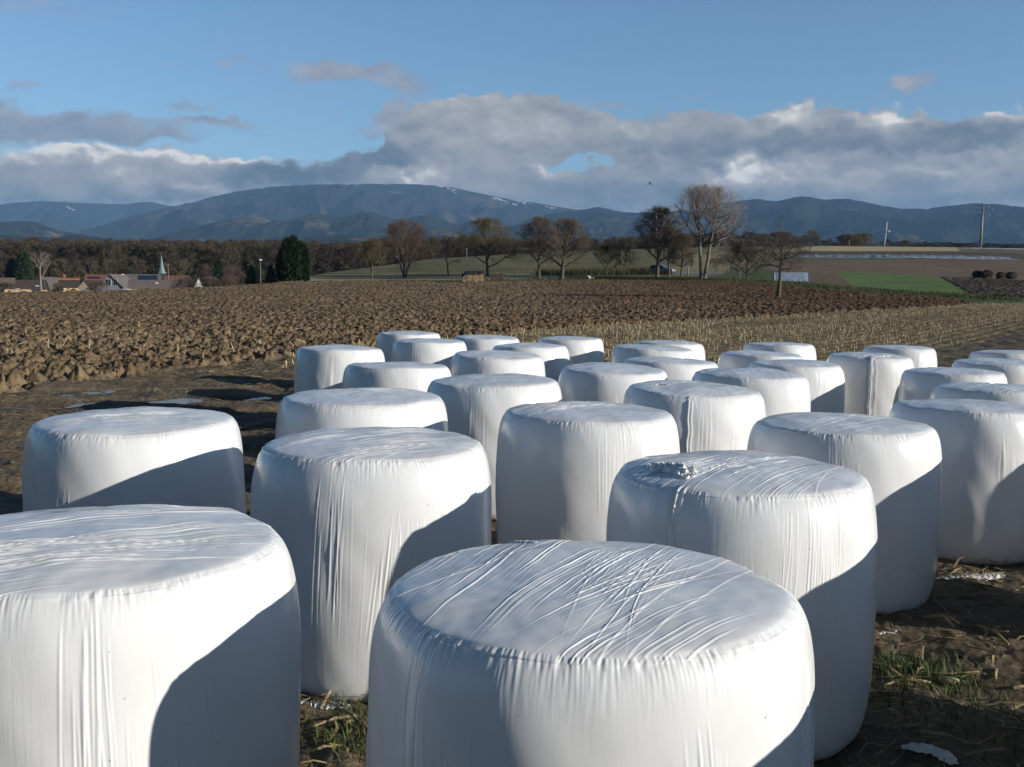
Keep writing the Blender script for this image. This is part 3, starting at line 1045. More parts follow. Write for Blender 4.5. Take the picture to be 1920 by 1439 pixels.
def crumpled(name, pts, width, seed, amp, mat, parent=None, nu=130, nv=34, lift=0.0):
    """thin film gathered into sharp pleats along a line of points: an open sheet, its folds lying across the line"""
    pts = np.array([tuple(p) for p in pts], float)
    seg = np.concatenate([[0], np.cumsum(np.linalg.norm(np.diff(pts, axis=0), axis=1))])
    s = np.linspace(0, seg[-1], nu)
    P = np.stack([np.interp(s, seg, pts[:, k]) for k in range(3)], -1)
    tan = np.gradient(P, axis=0)
    tan /= np.maximum(np.linalg.norm(tan, axis=1)[:, None], 1e-9)
    side = np.cross(tan, np.array((0, 0, 1.0)))
    side /= np.maximum(np.linalg.norm(side, axis=1)[:, None], 1e-6)
    nrm = np.cross(side, tan)
    S, Vv = np.meshgrid(s, np.linspace(-1, 1, nv), indexing='ij')
    i = np.repeat(np.arange(nu), nv).reshape(nu, nv)
    ends = np.sin(np.clip(S / seg[-1], 0, 1) * PI) ** 0.4
    w = width * 1.5 * (0.75 + 0.5 * perlin(S / (width * 1.2), S * 0 + 2.2, seed + 2)) * (0.35 + 0.65 * ends)
    k = 1.0 / max(width * 0.55, 0.012)
    sw = S + 0.6 * width * Vv * perlin(S * k * 0.25, Vv * 0.5, seed + 7)
    pl = 1 - 2.2 * np.abs(perlin(sw * k, Vv * 0.9 + 1.7, seed))
    pl = pl + 0.55 * (1 - 2.2 * np.abs(perlin(sw * k * 2.3, Vv * 1.9, seed + 1)))
    env = (1 - np.abs(Vv) ** 2.5) * ends
    h = np.maximum(amp * 1.25 * (pl + 0.35) * env, -0.002) + lift * env - 0.004 * np.abs(Vv)
    lat = Vv * w + 0.35 * amp * perlin(sw * k * 1.4, Vv * 2.0 + 9, seed + 4)
    V = P[i] + side[i] * lat[..., None] + nrm[i] * h[..., None]
    V = V + tan[i] * (0.5 * amp * perlin(sw * k * 0.8, Vv * 2 + 4, seed + 5) * env)[..., None]
    V = V.reshape(-1, 3)
    a = np.arange(nu - 1)[:, None] * nv + np.arange(nv - 1)[None, :]
    Q = np.stack([a, a + nv, a + nv + 1, a + 1], -1).reshape(-1, 4)
    return mesh_np(name, V, [Q], mat, parent, smooth=True)


def face_theta(X, Y, t):
    """angle on a bale of the point seen at fraction t (-1..1) of its width"""
    f = math.atan2(-Y, -X)
    return f + math.asin(max(-1, min(1, t)))


# seed: x, y, height, label
BALES = {
    1: (-1.34, 3.13, 1.20, 'huge white bale cut by the lower left corner, broad curved shadow over half its side'),
    2: (0.21, 2.81, 1.19, 'nearest and biggest white bale, long parallel creases across its top, dark scuff below the rim'),
    3: (-2.23, 5.88, 1.20, 'white bale standing next to the muddy puddles, curved shadow on its side'),
    4: (-0.74, 5.20, 1.215, 'tall streaky white bale behind the two nearest ones, small jagged shadow on its side'),
    5: (0.50, 6.69, 1.23, 'white bale behind the nearest one, bold slanting wrinkles on its unshadowed side'),
    6: (1.05, 4.63, 1.22, 'large white bale with a crumpled bunch of gathered film on its shoulder'),
    7: (2.22, 6.71, 1.20, 'white bale with its lower half in straight-edged shadow, dark bare earth at its foot'),
    8: (3.69, 8.07, 1.20, 'white bale at the right border with loose film bulging out under its foot'),
    9: (-1.10, 7.30, 1.22, 'white bale right behind the tall streaky one, only its upper third showing'),
    10: (-0.16, 9.13, 1.20, 'white bale showing a narrow wedge of side between the shadowless bale and the streaky one'),
    11: (1.07, 10.89, 1.205, 'white bale with slanting creases on top, directly behind the unshadowed one with slanting wrinkles'),
    12: (1.53, 8.65, 1.225, 'white bale with a thin vertical seam below a small notched tear at its rim'),
    13: (2.47, 10.48, 1.23, 'glossy white bale directly behind the one with the notched tear'),
    14: (3.56, 12.67, 1.20, 'white bale with a curved shadow strip at its edge, beside the deep folded seam'),
    15: (5.28, 14.88, 1.205, 'white bale with a deep folded seam running down its whole side'),
    16: (6.59, 17.09, 1.235, 'glossy white bale peeping out behind the one with the deep folded seam'),
    17: (5.30, 12.00, 1.205, 'white bale with blue-shaded rim, directly in front of the one with the deep folded seam'),
    18: (4.78, 9.90, 1.20, 'white bale top just behind the border bale that has film bulging under its foot'),
    19: (6.97, 14.37, 1.20, 'white bale cut by the right border, in front of the farthest one there'),
    20: (8.53, 17.25, 1.20, 'farthest white bale at the right border, a sliver of its top before the stubble rows'),
    21: (-2.43, 14.09, 1.13, 'white bale at the left end of the back rows, standing clear against the mud'),
    22: (-1.31, 11.28, 1.135, 'white bale partly covering the one that ends the back rows on the left'),
    23: (-1.95, 18.91, 1.145, 'most distant white bale on the left, topmost against the ploughed clods'),
    24: (-1.34, 16.25, 1.15, 'white bale overlapping the topmost far one on the left, shadow on its lower corner'),
    25: (-0.50, 18.22, 1.145, 'last-row white bale between the topmost far one and that below the upright stalks'),
    26: (-0.22, 13.10, 1.17, 'white bale in the middle of the left group, ring of small dents round its rim'),
    27: (0.28, 15.55, 1.165, 'white bale half hiding the last-row bale below the upright stubble stalks'),
    28: (1.05, 18.10, 1.17, 'last-row white bale straight below the upright stubble stalks, shadow wedge across its base'),
    29: (1.97, 12.67, 1.185, 'white bale with a sparkling dented patch, in front of the two low overlapping ones'),
    30: (2.01, 14.52, 1.245, 'white bale that hides most of the far one with the film tuft'),
    31: (2.64, 17.08, 1.20, 'far white bale with a crumpled tuft of film on its top'),
    32: (3.59, 14.54, 1.20, 'white bale with a flat bluish top, overlapping the one with fine arcs on its top'),
    33: (4.60, 17.34, 1.215, 'last-row white bale before the stubble, fine arcs on its top'),
}
# the same rows go on beyond the right border: their shadows fall into the picture
BEYOND = {34: (2.93, 3.90, 1.20), 35: (2.08, 2.08, 1.20), 36: (3.93, 6.06, 1.20), 37: (5.47, 7.39, 1.20), 38: (4.8, 3.15, 1.2), 39: (3.95, 1.4, 1.2)}
for k, (X, Y, H) in BEYOND.items():
    BALES[k] = (X, Y, H, 'white bale of the rows that go on outside the right border')
RES = {1: (1300, 430), 2: (1500, 520), 4: (1050, 360), 6: (1100, 380), 3: (760, 260), 5: (760, 260), 7: (720, 250), 8: (640, 230), 9: (640, 230), 12: (560, 210), 10: (500, 200)}
for k, (X, Y, H, lab) in BALES.items():
    fth = math.atan2(-Y, -X)
    nth, ns = RES.get(k, (400, 170) if Y < 13.5 and k < 34 else (300, 130))
    seams = ()
    strokes = 1.0
    if k == 6:
        a = face_theta(X, Y, -0.43)
        seams = [(a, 0.50 * H, 0.985 * H, 0.011, 0.014), (a + 0.09, 0.35 * H, 0.80 * H, 0.006, 0.008), (a + 0.15, 0.3 * H, 0.72 * H, 0.005, 0.006)]
    if k == 12:
        seams = [(face_theta(X, Y, -0.06), 0.05 * H, 0.955 * H, 0.010, 0.012)]
    if k == 15:
        seams = [(face_theta(X, Y, 0.04), 0.02 * H, 1.0 * H, 0.015, 0.026), (face_theta(X, Y, 0.14), 0.1 * H, 0.97 * H, 0.009, 0.009)]
    root = wrapped_bale(100 + k * 13, X, Y, H, nth=nth, ns=ns, seams=seams, face=fth, strokes=strokes, label=lab,
                        top_dir={1: 0.35, 2: 1.05, 3: 0.5, 4: 0.6, 5: 0.8, 6: 0.8, 7: 0.7, 9: 0.5}.get(k))

    def on_top(t, dep, z, root=root, X=X, Y=Y, R=0.625):
        """local point: t across the view, dep towards (-) or away (+) from the viewer"""
        f = math.atan2(Y, X)
        ex, ey = math.sin(f), -math.cos(f)
        return (R * (t * ex + dep * math.cos(f)), R * (t * ey + dep * math.sin(f)), z)
    if k == 6:
        crumpled('film_gather', [on_top(-0.70, -0.12, H * .986), on_top(-0.60, -0.24, H * .999), on_top(-0.50, -0.31, H * 1.003), on_top(-0.38, -0.38, H * 1.004), on_top(-0.36, -0.55, H * .996), on_top(-0.36, -0.66, H * .985)],
                 0.052, 5, 0.020, FILM, root)
        crumpled('film_tail', [on_top(-0.38, -0.54, H * .995), on_top(-0.39, -0.74, H * .975), on_top(-0.42, -0.86, H * .93), on_top(-0.43, -0.905, H * .86)], 0.016, 8, 0.012, FILM, root)
    if k == 37:
        crumpled('film_gather', [on_top(-0.5, 0.3, H * .99), on_top(-0.3, 0.45, H * 1.0), on_top(-0.1, 0.5, H * 1.0)], 0.07, 55, 0.04, FILM, root, lift=0.04)
    if k == 2:
        crumpled('film_gather', [on_top(-0.42, 0.74, H * .99), on_top(-0.28, 0.66, H * .998), on_top(-0.16, 0.50, H * 1.0)], 0.030, 15, 0.005, FILM, root)
    if k == 12:
        crumpled('film_gather', [on_top(-0.60, -0.20, H * .995), on_top(-0.45, -0.14, H), on_top(-0.3, -0.2, H)], 0.018, 25, 0.013, FILM, root)
        crumpled('film_tail', [on_top(-0.06, -0.80, H * .985), on_top(-0.065, -0.89, H * .96), on_top(-0.06, -0.935, H * .915)], 0.018, 28, 0.012, FILM, root)
    if k == 31:
        crumpled('film_gather', [on_top(0.05, -0.1, H * 1.005), on_top(0.3, -0.12, H * 1.005), on_top(0.5, -0.16, H * 1.0)], 0.03, 35, 0.02, FILM, root)
        crumpled('film_tail', [on_top(0.55, -0.3, H * .995), on_top(0.62, -0.48, H * .97), on_top(0.63, -0.6, H * .93)], 0.022, 38, 0.014, FILM, root)
    if k == 15:
        crumpled('film_gather', [on_top(0.0, -0.86, H * .97), on_top(0.06, -0.7, H * .992), on_top(0.28, -0.55, H * 1.0), on_top(0.5, -0.35, H * 1.0)], 0.018, 45, 0.013, FILM, root)

# loose scraps of the same film on the earth
for (pts, wd, lab) in [
    ([(548, 1332), (585, 1330), (625, 1334), (660, 1338)], 0.040, 'flattened scrap of white film under the tall streaky bale, lying in the grass'),
    ([(1752, 1088), (1790, 1090), (1840, 1088), (1885, 1082)], 0.05, 'crumpled white film bulging out under the frame-edge bale'),
    ([(1622, 1192), (1650, 1194), (1692, 1186)], 0.030, 'thin white film edge sticking out under the half-shaded bale'),
    ([(1690, 1408), (1730, 1414), (1765, 1425), (1790, 1442)], 0.036, 'torn strip of white film lying in dark shade on the bare earth'),
]:
    P = [at(px, py) + Vector((0, 0, 0.012)) for px, py in pts]
    o0 = P[0].copy()
    o = crumpled('film_scrap', [p - o0 for p in P], wd, int(pts[0][0]), wd * 0.28, LOOSE)
    o.location = o0
    tag(o, lab, 'film scrap', 'loose scraps of white film')


# ------------------------------------------------------------------ trees
BARK = plain_mat('grey_brown_bark', (0.115, 0.095, 0.075), 0.95, 0.1, var=0.4, scale=6, bump=0.02, bump_scale=30)
BARK_PALE = plain_mat('pale_bark', (0.25, 0.23, 0.18), 0.9, 0.1, var=0.35, scale=2.5)
BARK_POPLAR = plain_mat('poplar_bark', (0.17, 0.15, 0.13), 0.9, 0.1, var=0.5, scale=1.2)
TWIG = plain_mat('brown_twigs', (0.15, 0.118, 0.092), 0.95, 0.1, var=0.35, scale=1.0)
TWIG_RED = plain_mat('reddish_twigs', (0.135, 0.092, 0.068), 0.95, 0.1, var=0.3, scale=1.0)
TWIG_PALE = plain_mat('pale_twigs', (0.30, 0.255, 0.225), 0.95, 0.1, var=0.3, scale=1.0)
TWIG_OLIVE = plain_mat('olive_twigs', (0.135, 0.115, 0.070), 0.95, 0.1, var=0.3, scale=1.0)
TWIG_DARK = plain_mat('dark_twigs', (0.12, 0.095, 0.078), 0.95, 0.1, var=0.3, scale=1.0)


def tubes(S, n):
    """rows of p0, p1, r0, r1 -> prisms with n sides"""
    S = np.asarray(S, float)
    p0, p1, r0, r1 = S[:, 0:3], S[:, 3:6], S[:, 6], S[:, 7]
    d = p1 - p0
    d /= np.maximum(np.linalg.norm(d, axis=1)[:, None], 1e-9)
    ref = np.where(np.abs(d[:, 2:3]) > 0.9, np.array((1.0, 0, 0)), np.array((0, 0, 1.0)))
    u = np.cross(d, ref)
    u /= np.linalg.norm(u, axis=1)[:, None]
    v = np.cross(d, u)
    t = np.arange(n) * 2 * PI / n
    ring = u[:, None, :] * np.cos(t)[None, :, None] + v[:, None, :] * np.sin(t)[None, :, None]
    V = np.concatenate([p0[:, None] + ring * r0[:, None, None], p1[:, None] + ring * r1[:, None, None]], 1).reshape(-1, 3)
    b = np.arange(len(S))[:, None] * 2 * n
    k = np.arange(n)[None, :]
    k2 = (k + 1) % n
    Q = np.stack([b + k, b + k2, b + n + k2, b + n + k], -1).reshape(-1, 4)
    return V, Q


def grow_tree(seed, H, W, fork=0.25, low=0.18, limbs=9, n2=7, n3=6, n4=3, upw=0.25, stems=1, r=None, lean=0.0, twig=0.012, wide=62, narrow=18, droop=0.0, extra=(), wob=0.10, spread=0.22):
    rng = np.random.default_rng(seed)
    r = r or H * 0.024
    cz, rz, rx = H * (1 + low) / 2, H * (1 - low) / 2 * 1.03, W / 2
    big, mid, fine = [], [], []

    def room(p, d):
        a = np.array((p[0] - lean * p[2], p[1], p[2] - cz)) / np.array((rx, rx, rz))
        b = d / np.array((rx, rx, rz))
        A, B, Cc = b @ b, a @ b, a @ a - 1
        q = B * B - A * Cc
        if q < 0:
            return 0.0
        return max((-B + math.sqrt(q)) / A, 0.0)

    def limb(p, d, L, r0, nseg, out, up, tip=0.3, w_=None):
        pts, rad = [p], [r0]
        for i in range(nseg):
            d = d + rng.normal(0, w_ or wob, 3) + np.array((0, 0, up / nseg))
            d = d / np.linalg.norm(d)
            p = p + d * (L / nseg)
            r1 = r0 * (1 - (1 - tip) * (i + 1) / nseg)
            out.append((*pts[-1], *p, rad[-1], r1))
            pts.append(p)
            rad.append(r1)
        return pts, rad

    def side(d, ang):
        w = rng.normal(0, 1, 3)
        w -= d * (w @ d)
        w /= np.linalg.norm(w)
        return d * math.cos(ang) + w * math.sin(ang)

    def along(pts, rad, f):
        q = f * (len(pts) - 1)
        i = min(int(q), len(pts) - 2)
        t = q - i
        d = pts[i + 1] - pts[i]
        return pts[i] * (1 - t) + pts[i + 1] * t, d / np.linalg.norm(d), rad[i] * (1 - t) + rad[i + 1] * t

    def foliage(pts, rad, L):
        for k in range(n2):
            p, d, rr = along(pts, rad, rng.uniform(0.22, 1.0))
            d2 = side(d, math.radians(rng.uniform(25, 62)))
            l2 = min(room(p, d2) * rng.uniform(0.75, 1.0), L * rng.uniform(0.35, 0.65))
            if l2 < 0.03 * H:
                continue
            pp, rp = limb(p, d2, l2, min(rr * 0.6, 0.006 * H), 4, mid, upw * 0.8 - droop)
            for m in range(n3):
                p3, d3, r3 = along(pp, rp, rng.uniform(0.15, 1.0))
                d3 = side(d3, math.radians(rng.uniform(20, 60)))
                l3 = min(room(p3, d3) + 0.02 * H, l2 * rng.uniform(0.35, 0.8))
                if l3 < 0.012 * H:
                    continue
                p4, r4 = limb(p3, d3, l3, max(r3 * 0.5, twig * 1.2), 2, fine, upw * 0.5 - droop)
                for t in range(n4):
                    p5, d5, r5 = along(p4, r4, rng.uniform(0.1, 1.0))
                    d5 = side(d5, math.radians(rng.uniform(20, 55)))
                    l5 = l3 * rng.uniform(0.35, 0.8)
                    fine.append((*p5, *(p5 + d5 * l5), twig, twig * 0.5))

    for s in range(stems):
        az = 2 * PI * s / stems + rng.uniform(0, 1)
        d0 = np.array((lean * 0.6, 0, 1.0)) if stems == 1 else np.array((spread * math.cos(az) + lean, spread * math.sin(az), 1.0))
        d0 = d0 / np.linalg.norm(d0)
        rs = r / math.sqrt(stems)
        base = np.array((0.0, 0, -0.15)) + (0 if stems == 1 else np.array((math.cos(az), math.sin(az), 0)) * rs * 0.9)
        Lt = H * (0.80 if narrow < 25 else 0.62)
        pts, rad = limb(base, d0, Lt, rs * 1.15, 8, big, 0.1, tip=0.25, w_=0.035)
        big.append((*(base), *(base + d0 * 0.05 * H), rs * 1.6, rs * 1.1))
        nl = max(3, limbs // stems)
        for k in range(nl):
            f = (fork + (0.97 - fork) * (k + rng.uniform(0, 0.8)) / nl) * (H * 1.0 / Lt)
            if f > 0.98:
                f = 0.98
            p, d, rr = along(pts, rad, max(min(f, 0.99), 0.03))
            az = k * 2.399 + rng.uniform(-0.4, 0.4) + s
            q = (k + 0.5) / nl
            pol = math.radians(wide * (1 - q) + narrow * q)
            d1 = np.array((math.sin(pol) * math.cos(az), math.sin(pol) * math.sin(az), math.cos(pol)))
            L = room(p, d1) * rng.uniform(0.80, 1.0)
            if L < 0.05 * H:
                continue
            pl, rl = limb(p, d1, L, min(rr * 0.72, r * 0.55), 6, big, upw)
            foliage(pl, rl, L)
        foliage(pts[3:], rad[3:], Lt * 0.6)
    for (z, az, pol, L, rr) in extra:
        p = np.array((0, 0, z * H))
        pol = math.radians(pol)
        az = math.radians(az)
        d1 = np.array((math.sin(pol) * math.cos(az), math.sin(pol) * math.sin(az), math.cos(pol)))
        pl, rl = limb(p, d1, L * H, rr * H, 7, big, 0.15)
        foliage(pl, rl, L * H)
    return big, mid, fine


def bare_tree(name, label, px, py, top, width, seed, bark=BARK, twigm=TWIG, group=None, P=None, cat='tree', **kw):
    P = P or at(px, py)
    dep = P.y * CP - (P.z - HC) * SP
    H = (py - top) * dep / F
    W = width * dep / F * 1.22
    kw.setdefault('twig', 0.000050 * dep)
    big, mid, fine = grow_tree(seed, H, W, **kw)
    t = empty(name, (P.x, P.y, P.z), 0, label, cat, group)
    V, Q = tubes(big, 7)
    mesh_np('trunk', V, Q, bark, t)
    V1, Q1 = tubes(mid, 4)
    V2, Q2 = tubes(fine, 3)
    mesh_np('crown', np.concatenate([V1, V2]), [np.concatenate([Q1, Q2 + len(V1)])], twigm, t)
    return t


G1 = 'bare trees along the far edge of the ploughed field'
D = dict(limbs=16, n2=9, n3=8, n4=5)
M = dict(limbs=14, n2=9, n3=9, n4=7)
bare_tree('bare_tree', 'small dense bare tree next to the big reddish one', 697, 524, 450, 62, 1, group=G1, fork=.12, low=.08, wide=58, twigm=TWIG_OLIVE, **D)
bare_tree('bare_tree', 'tall oval reddish brown tree with many upright stems', 759, 521, 416, 84, 2, group=G1, fork=.08, low=.04, stems=3, wide=50, narrow=12, twigm=TWIG_RED, limbs=20, n2=9, n3=8, n4=5)
bare_tree('bare_tree', 'thin small bare tree standing alone before the grassy slope', 841, 517, 455, 44, 3, group=G1, fork=.3, low=.2, limbs=7, n2=5, n3=4, n4=2)
bare_tree('bare_tree', 'spreading bare tree rising behind the firewood stack', 914, 518, 413, 104, 4, group=G1, fork=.15, low=.06, wide=72, limbs=15, n2=10, n3=8, n4=7, twigm=TWIG_OLIVE)
bare_tree('bare_tree', 'bare orchard tree with a slim forked trunk, touching the broad dense one', 1011, 524, 411, 82, 5, group=G1, fork=.22, low=.14, wide=60, **D)
bare_tree('bare_tree', 'broad dense bare tree with a short thick trunk', 1053, 524, 414, 92, 6, group=G1, fork=.17, low=.12, wide=60, r=.33, twigm=TWIG, limbs=17, n2=9, n3=9, n4=6)
bare_tree('bare_tree', 'little bare fruit tree with upright shoots, just past the rubble heap', 1137, 522, 461, 46, 7, group=G1, fork=.25, low=.2, twigm=TWIG_OLIVE, upw=.5, **M)
bare_tree('bare_tree', 'low round bare fruit tree on two short trunks', 1167, 521, 463, 54, 8, group=G1, fork=.25, low=.22, stems=2, wide=66, twigm=TWIG_OLIVE, limbs=12, n2=7, n3=7, n4=4)
bare_tree('bare_tree', 'tall dark dense bare tree hiding the car and the striped mast', 1232, 520, 393, 88, 9, group=G1, fork=.2, low=.14, wide=66, r=.30, twigm=TWIG_DARK, limbs=17, n2=10, n3=8, n4=6)
bare_tree('bare_tree', 'slender bare tree by the front of the car', 1254, 519, 425, 48, 10, group=G1, fork=.25, low=.2, **M)
bare_tree('bare_tree', 'small bare tree with a forked stem between the car and the poplar', 1277, 520, 440, 52, 11, group=G1, fork=.2, low=.16, **M)
PAL = dict(bark=BARK_POPLAR, twigm=TWIG_PALE)
bare_tree('poplar_tree', 'tallest tree, a pale twiggy poplar with two trunks and long whitish boughs', 1318, 523, 354, 150, 12, cat='poplar', fork=.34, low=.24, stems=2, wide=52, narrow=10,
          r=.40, limbs=22, n2=9, n3=7, n4=4, lean=.0, upw=.35, spread=.10, extra=[(.42, 6, 58, .46, .013), (.34, -10, 64, .50, .012), (.26, 12, 78, .30, .008)], **PAL)
bare_tree('bush', 'brushy bare bush with slanting stems under the poplar boughs', 1386, 525, 452, 58, 13, cat='bush', group='bushes at the field edge', fork=.1, low=.05, stems=2, twigm=TWIG_RED, limbs=14, n2=8, n3=8, n4=6)
bare_tree('bush', 'dark twiggy bush on one upright stem beside the slanting brushy one', 1401, 526, 452, 60, 14, cat='bush', group='bushes at the field edge', fork=.12, low=.08, twigm=TWIG_DARK, limbs=14, n2=8, n3=8, n4=6)
bare_tree('apple_tree', 'gnarled apple tree standing in the ploughed earth, trunk forked low', 1459, 559, 440, 98, 15, cat='apple tree', fork=.44, low=.40, wide=82, narrow=40, r=.24, upw=.2, droop=.06, twigm=TWIG_DARK, limbs=13, n2=8, n3=7, n4=4, wob=.2, twig=.007)
bare_tree('bare_tree', 'lone dark bare tree at the corner of the tan field', 1518, 479, 434, 40, 16, fork=.3, low=.3, twigm=TWIG_DARK, limbs=9, n2=7, n3=6, n4=3, wob=.16)
bare_tree('bare_tree', 'bushy far tree on the crest, the browner of the pair by the cabin', 1590, 461, 417, 46, 17, fork=.1, low=.06, twigm=TWIG, **M)
bare_tree('bare_tree', 'round domed far tree on the crest, next to the cabin', 1614, 461, 415, 60, 18, fork=.2, low=.14, wide=74, twigm=TWIG_OLIVE, **M)
bare_tree('bare_tree', 'loose thin far tree on the crest between the cabin and the pylon', 1700, 462, 424, 42, 19, fork=.3, low=.26, limbs=8, n2=6, n3=4, n4=3)
bare_tree('bare_tree', 'faint small far tree on the crest, nearest the pylon', 1763, 463, 440, 34, 20, fork=.3, low=.2, limbs=8, n2=6, n3=5, n4=2)
bare_tree('pale_tree', 'pale leafless tree with few branches in front of the dark roofs', 77, 552, 473, 52, 21, P=at_dist(77, 552, 205), cat='tree', fork=.36, low=.34, wide=48, narrow=24, bark=BARK_PALE, twigm=TWIG_PALE, limbs=7, n2=5, n3=3, n4=2, r=.20)
bare_tree('bush', 'low dense bush on the grass just past the poplar trunk', 1342, 512, 485, 34, 22, cat='bush', group='bushes at the field edge', fork=.1, low=.05, stems=2, twigm=TWIG_DARK, limbs=12, n2=6, n3=6, n4=3)
bare_tree('bush', 'reddish bush mass behind the poplar boughs', 1372, 505, 455, 60, 23, cat='bush', group='bushes at the field edge', fork=.05, low=.02, stems=3, twigm=TWIG_RED, limbs=12, n2=6, n3=6, n4=3)
for i, (px, top, w, tw, lab) in enumerate([
        (118, 484, 34, TWIG_OLIVE, 'olive tinged tree behind the roof with the orange ridge'),
        (147, 489, 26, TWIG_RED, 'rusty brown tree between the orange-ridged roof and the wooden gable'),
        (208, 486, 30, TWIG_OLIVE, 'olive tinged tree behind the grey gabled house'),
        (252, 482, 40, TWIG_RED, 'wide brown tree above the house with the long roof'),
        (345, 490, 44, TWIG_OLIVE, 'olive bare tree between the church spire and the white gable'),
        (390, 497, 46, TWIG_RED, 'low rusty tree behind the white timbered gable'),
        (437, 500, 46, TWIG_RED, 'reddish scrubby tree at the end of the village'),
        (168, 484, 30, TWIG_DARK, 'dark bare tree behind the small red roofs')]):
    Pq = at_dist(px, 545, 455 + 7 * (i % 3))
    Pq.z = ground_at(Pq.x, Pq.y)
    pyb = project(Pq.x, Pq.y, Pq.z)[1]
    bare_tree('bare_tree', lab, px, float(pyb), top, w, 60 + i, P=Pq, twigm=tw, group='bare trees among the village roofs', fork=.2, low=.15, limbs=10, n2=6, n3=5, n4=3, twig=.03)

for i, (px, top, w, tw, lab) in enumerate([
        (12, 530, 34, TWIG, 'brown garden bush before the solar-panelled house at the left border'), (110, 532, 30, TWIG_OLIVE, 'olive garden bush before the dark barn'),
        (186, 527, 40, TWIG, 'brown garden bush between the wooden gable and the grey gabled house'), (345, 521, 44, TWIG_DARK, 'dark garden bush just before the white timbered gable'),
        (395, 520, 44, TWIG, 'brown bush just past the white timbered gable'), (430, 517, 50, TWIG_RED, 'reddish bush at the village end, nearest the small conifers')]):
    Pq = at_dist(px, 545, 325)
    Pq.z = ground_at(Pq.x, Pq.y)
    pyb = project(Pq.x, Pq.y, Pq.z)[1]
    bare_tree('bush', lab, px, float(pyb), top, w, 90 + i, P=Pq, twigm=tw, cat='bush', group='garden bushes of the village', fork=.06, low=.0, stems=2, limbs=12, n2=6, n3=6, n4=4, twig=.025)

# evergreens: many small sprays set through the crown
NEEDLE = plain_mat('dark_needles', (0.026, 0.042, 0.020), 0.9, 0.2, var=0.45, scale=2.0)
NEEDLE2 = plain_mat('spruce_needles', (0.030, 0.050, 0.032), 0.9, 0.2, var=0.4, scale=2.0)


def sprays(rng, P, N, size, up=0.3):
    """one small pointed leaf face at every point, facing outward"""
    n = len(P)
    d = N + rng.normal(0, 0.45, (n, 3)) + np.array((0, 0, up))
    d /= np.linalg.norm(d, axis=1)[:, None]
    w = np.cross(d, rng.normal(0, 1, (n, 3)))
    w /= np.linalg.norm(w, axis=1)[:, None]
    s = (size * rng.uniform(0.6, 1.4, n))[:, None]
    V = np.stack([P - w * s * .35, P + d * s * .5 + w * s * .1, P + d * s * 1.2, P + w * s * .35], 1).reshape(-1, 3)
    Q = np.arange(4 * n).reshape(-1, 4)
    return V, Q


def evergreen(name, label, px, py, top, cols, mat, seed, P=None, size=0.28, group=None, cone=False, n=2600, cat='conifer'):
    """cols: (offset in px, width in px, top in px) of each upright column"""
    rng = np.random.default_rng(seed)
    P = P or at(px, py)
    k = (P.y * CP - (P.z - HC) * SP) / F
    t = empty(name, (P.x, P.y, P.z), 0, label, cat, group)
    tr = MB()
    Vs, Qs, off = [], [], 0
    for dx, w, tp in cols:
        H = (py - tp) * k
        tr.tube([(dx * k, 0, -.2), (dx * k, 0, H * .8)], [H * .018 + .05, .02], 7)
        u = rng.uniform(0, 1, n) ** (0.8 if not cone else 1.25)
        az = rng.uniform(0, 2 * PI, n)
        if cone:
            rad = (1 - u) ** 0.9 * (0.82 + 0.25 * np.sin(u * 38 + rng.uniform(0, 6)))
        else:
            rad = np.sin(np.clip(0.14 + u * 0.86, 0, 1) ** 0.75 * PI) ** 0.55
        lump = 1 + 0.22 * perlin(az * 1.6 + seed + dx, u * 7, seed) + 0.12 * perlin(az * 4, u * 18, seed + 1)
        rr = rad * lump * w * k / 2 * np.sqrt(rng.uniform(0.45, 1, n))
        z = (0.04 + 0.96 * u) * H
        pts = np.stack([dx * k + rr * np.cos(az), rr * np.sin(az), z], -1)
        nrm = np.stack([np.cos(az), np.sin(az), np.full(n, 0.2 if cone else 0.9)], -1)
        V, Q = sprays(rng, pts, nrm, size, 0.0 if cone else 0.5)
        Vs.append(V)
        Qs.append(Q + off)
        off += len(V)
    tr.build('trunk', BARK, t, smooth=True)
    mesh_np('crown', np.concatenate(Vs), np.concatenate(Qs), mat, t)
    return t


evergreen('yew_tree', 'dark upright evergreen clump of several columns at the field corner', 548, 529, 447,
          [(-20, 17, 474), (-9, 23, 450), (4, 24, 446), (14, 21, 456), (24, 13, 461), (28, 8, 470), (-3, 38, 478)], NEEDLE, 31, size=.42, cat='evergreen', n=3000)
evergreen('small_conifer', 'small grey green conifer, the one next to the pole nearer the village', 472, 536, 500, [(0, 27, 500)], NEEDLE2, 32, P=at_dist(472, 536, 190), cone=True, group='young conifers at the field edge', size=.35)
evergreen('small_conifer', 'small grey green conifer between the pole and the dark evergreen clump', 508, 534, 498, [(0, 25, 498)], NEEDLE2, 33, P=at_dist(508, 534, 190), cone=True, group='young conifers at the field edge', size=.35)
for i, (px, top, w, cone, lab) in enumerate([(47, 473, 34, False, 'dark pine behind the pale leafless tree'), (27, 487, 34, False, 'broad dark conifer above the orange roof'),
                                             (411, 484, 22, True, 'dark green conifer rising before the brown woods past the white gable'), (128, 497, 26, False, 'dark evergreen behind the orange-ridged roof')]):
    Pq = at_dist(px, 545, 440 + i * 6)
    Pq.z = ground_at(Pq.x, Pq.y)
    pyb = float(project(Pq.x, Pq.y, Pq.z)[1])
    evergreen('conifer', lab, px, pyb, top, [(0, w, top), (5, w * .7, top + 9), (-6, w * .7, top + 6)], NEEDLE, 40 + i, P=Pq, cone=cone, size=.8, n=1100, group='dark evergreens behind the village')

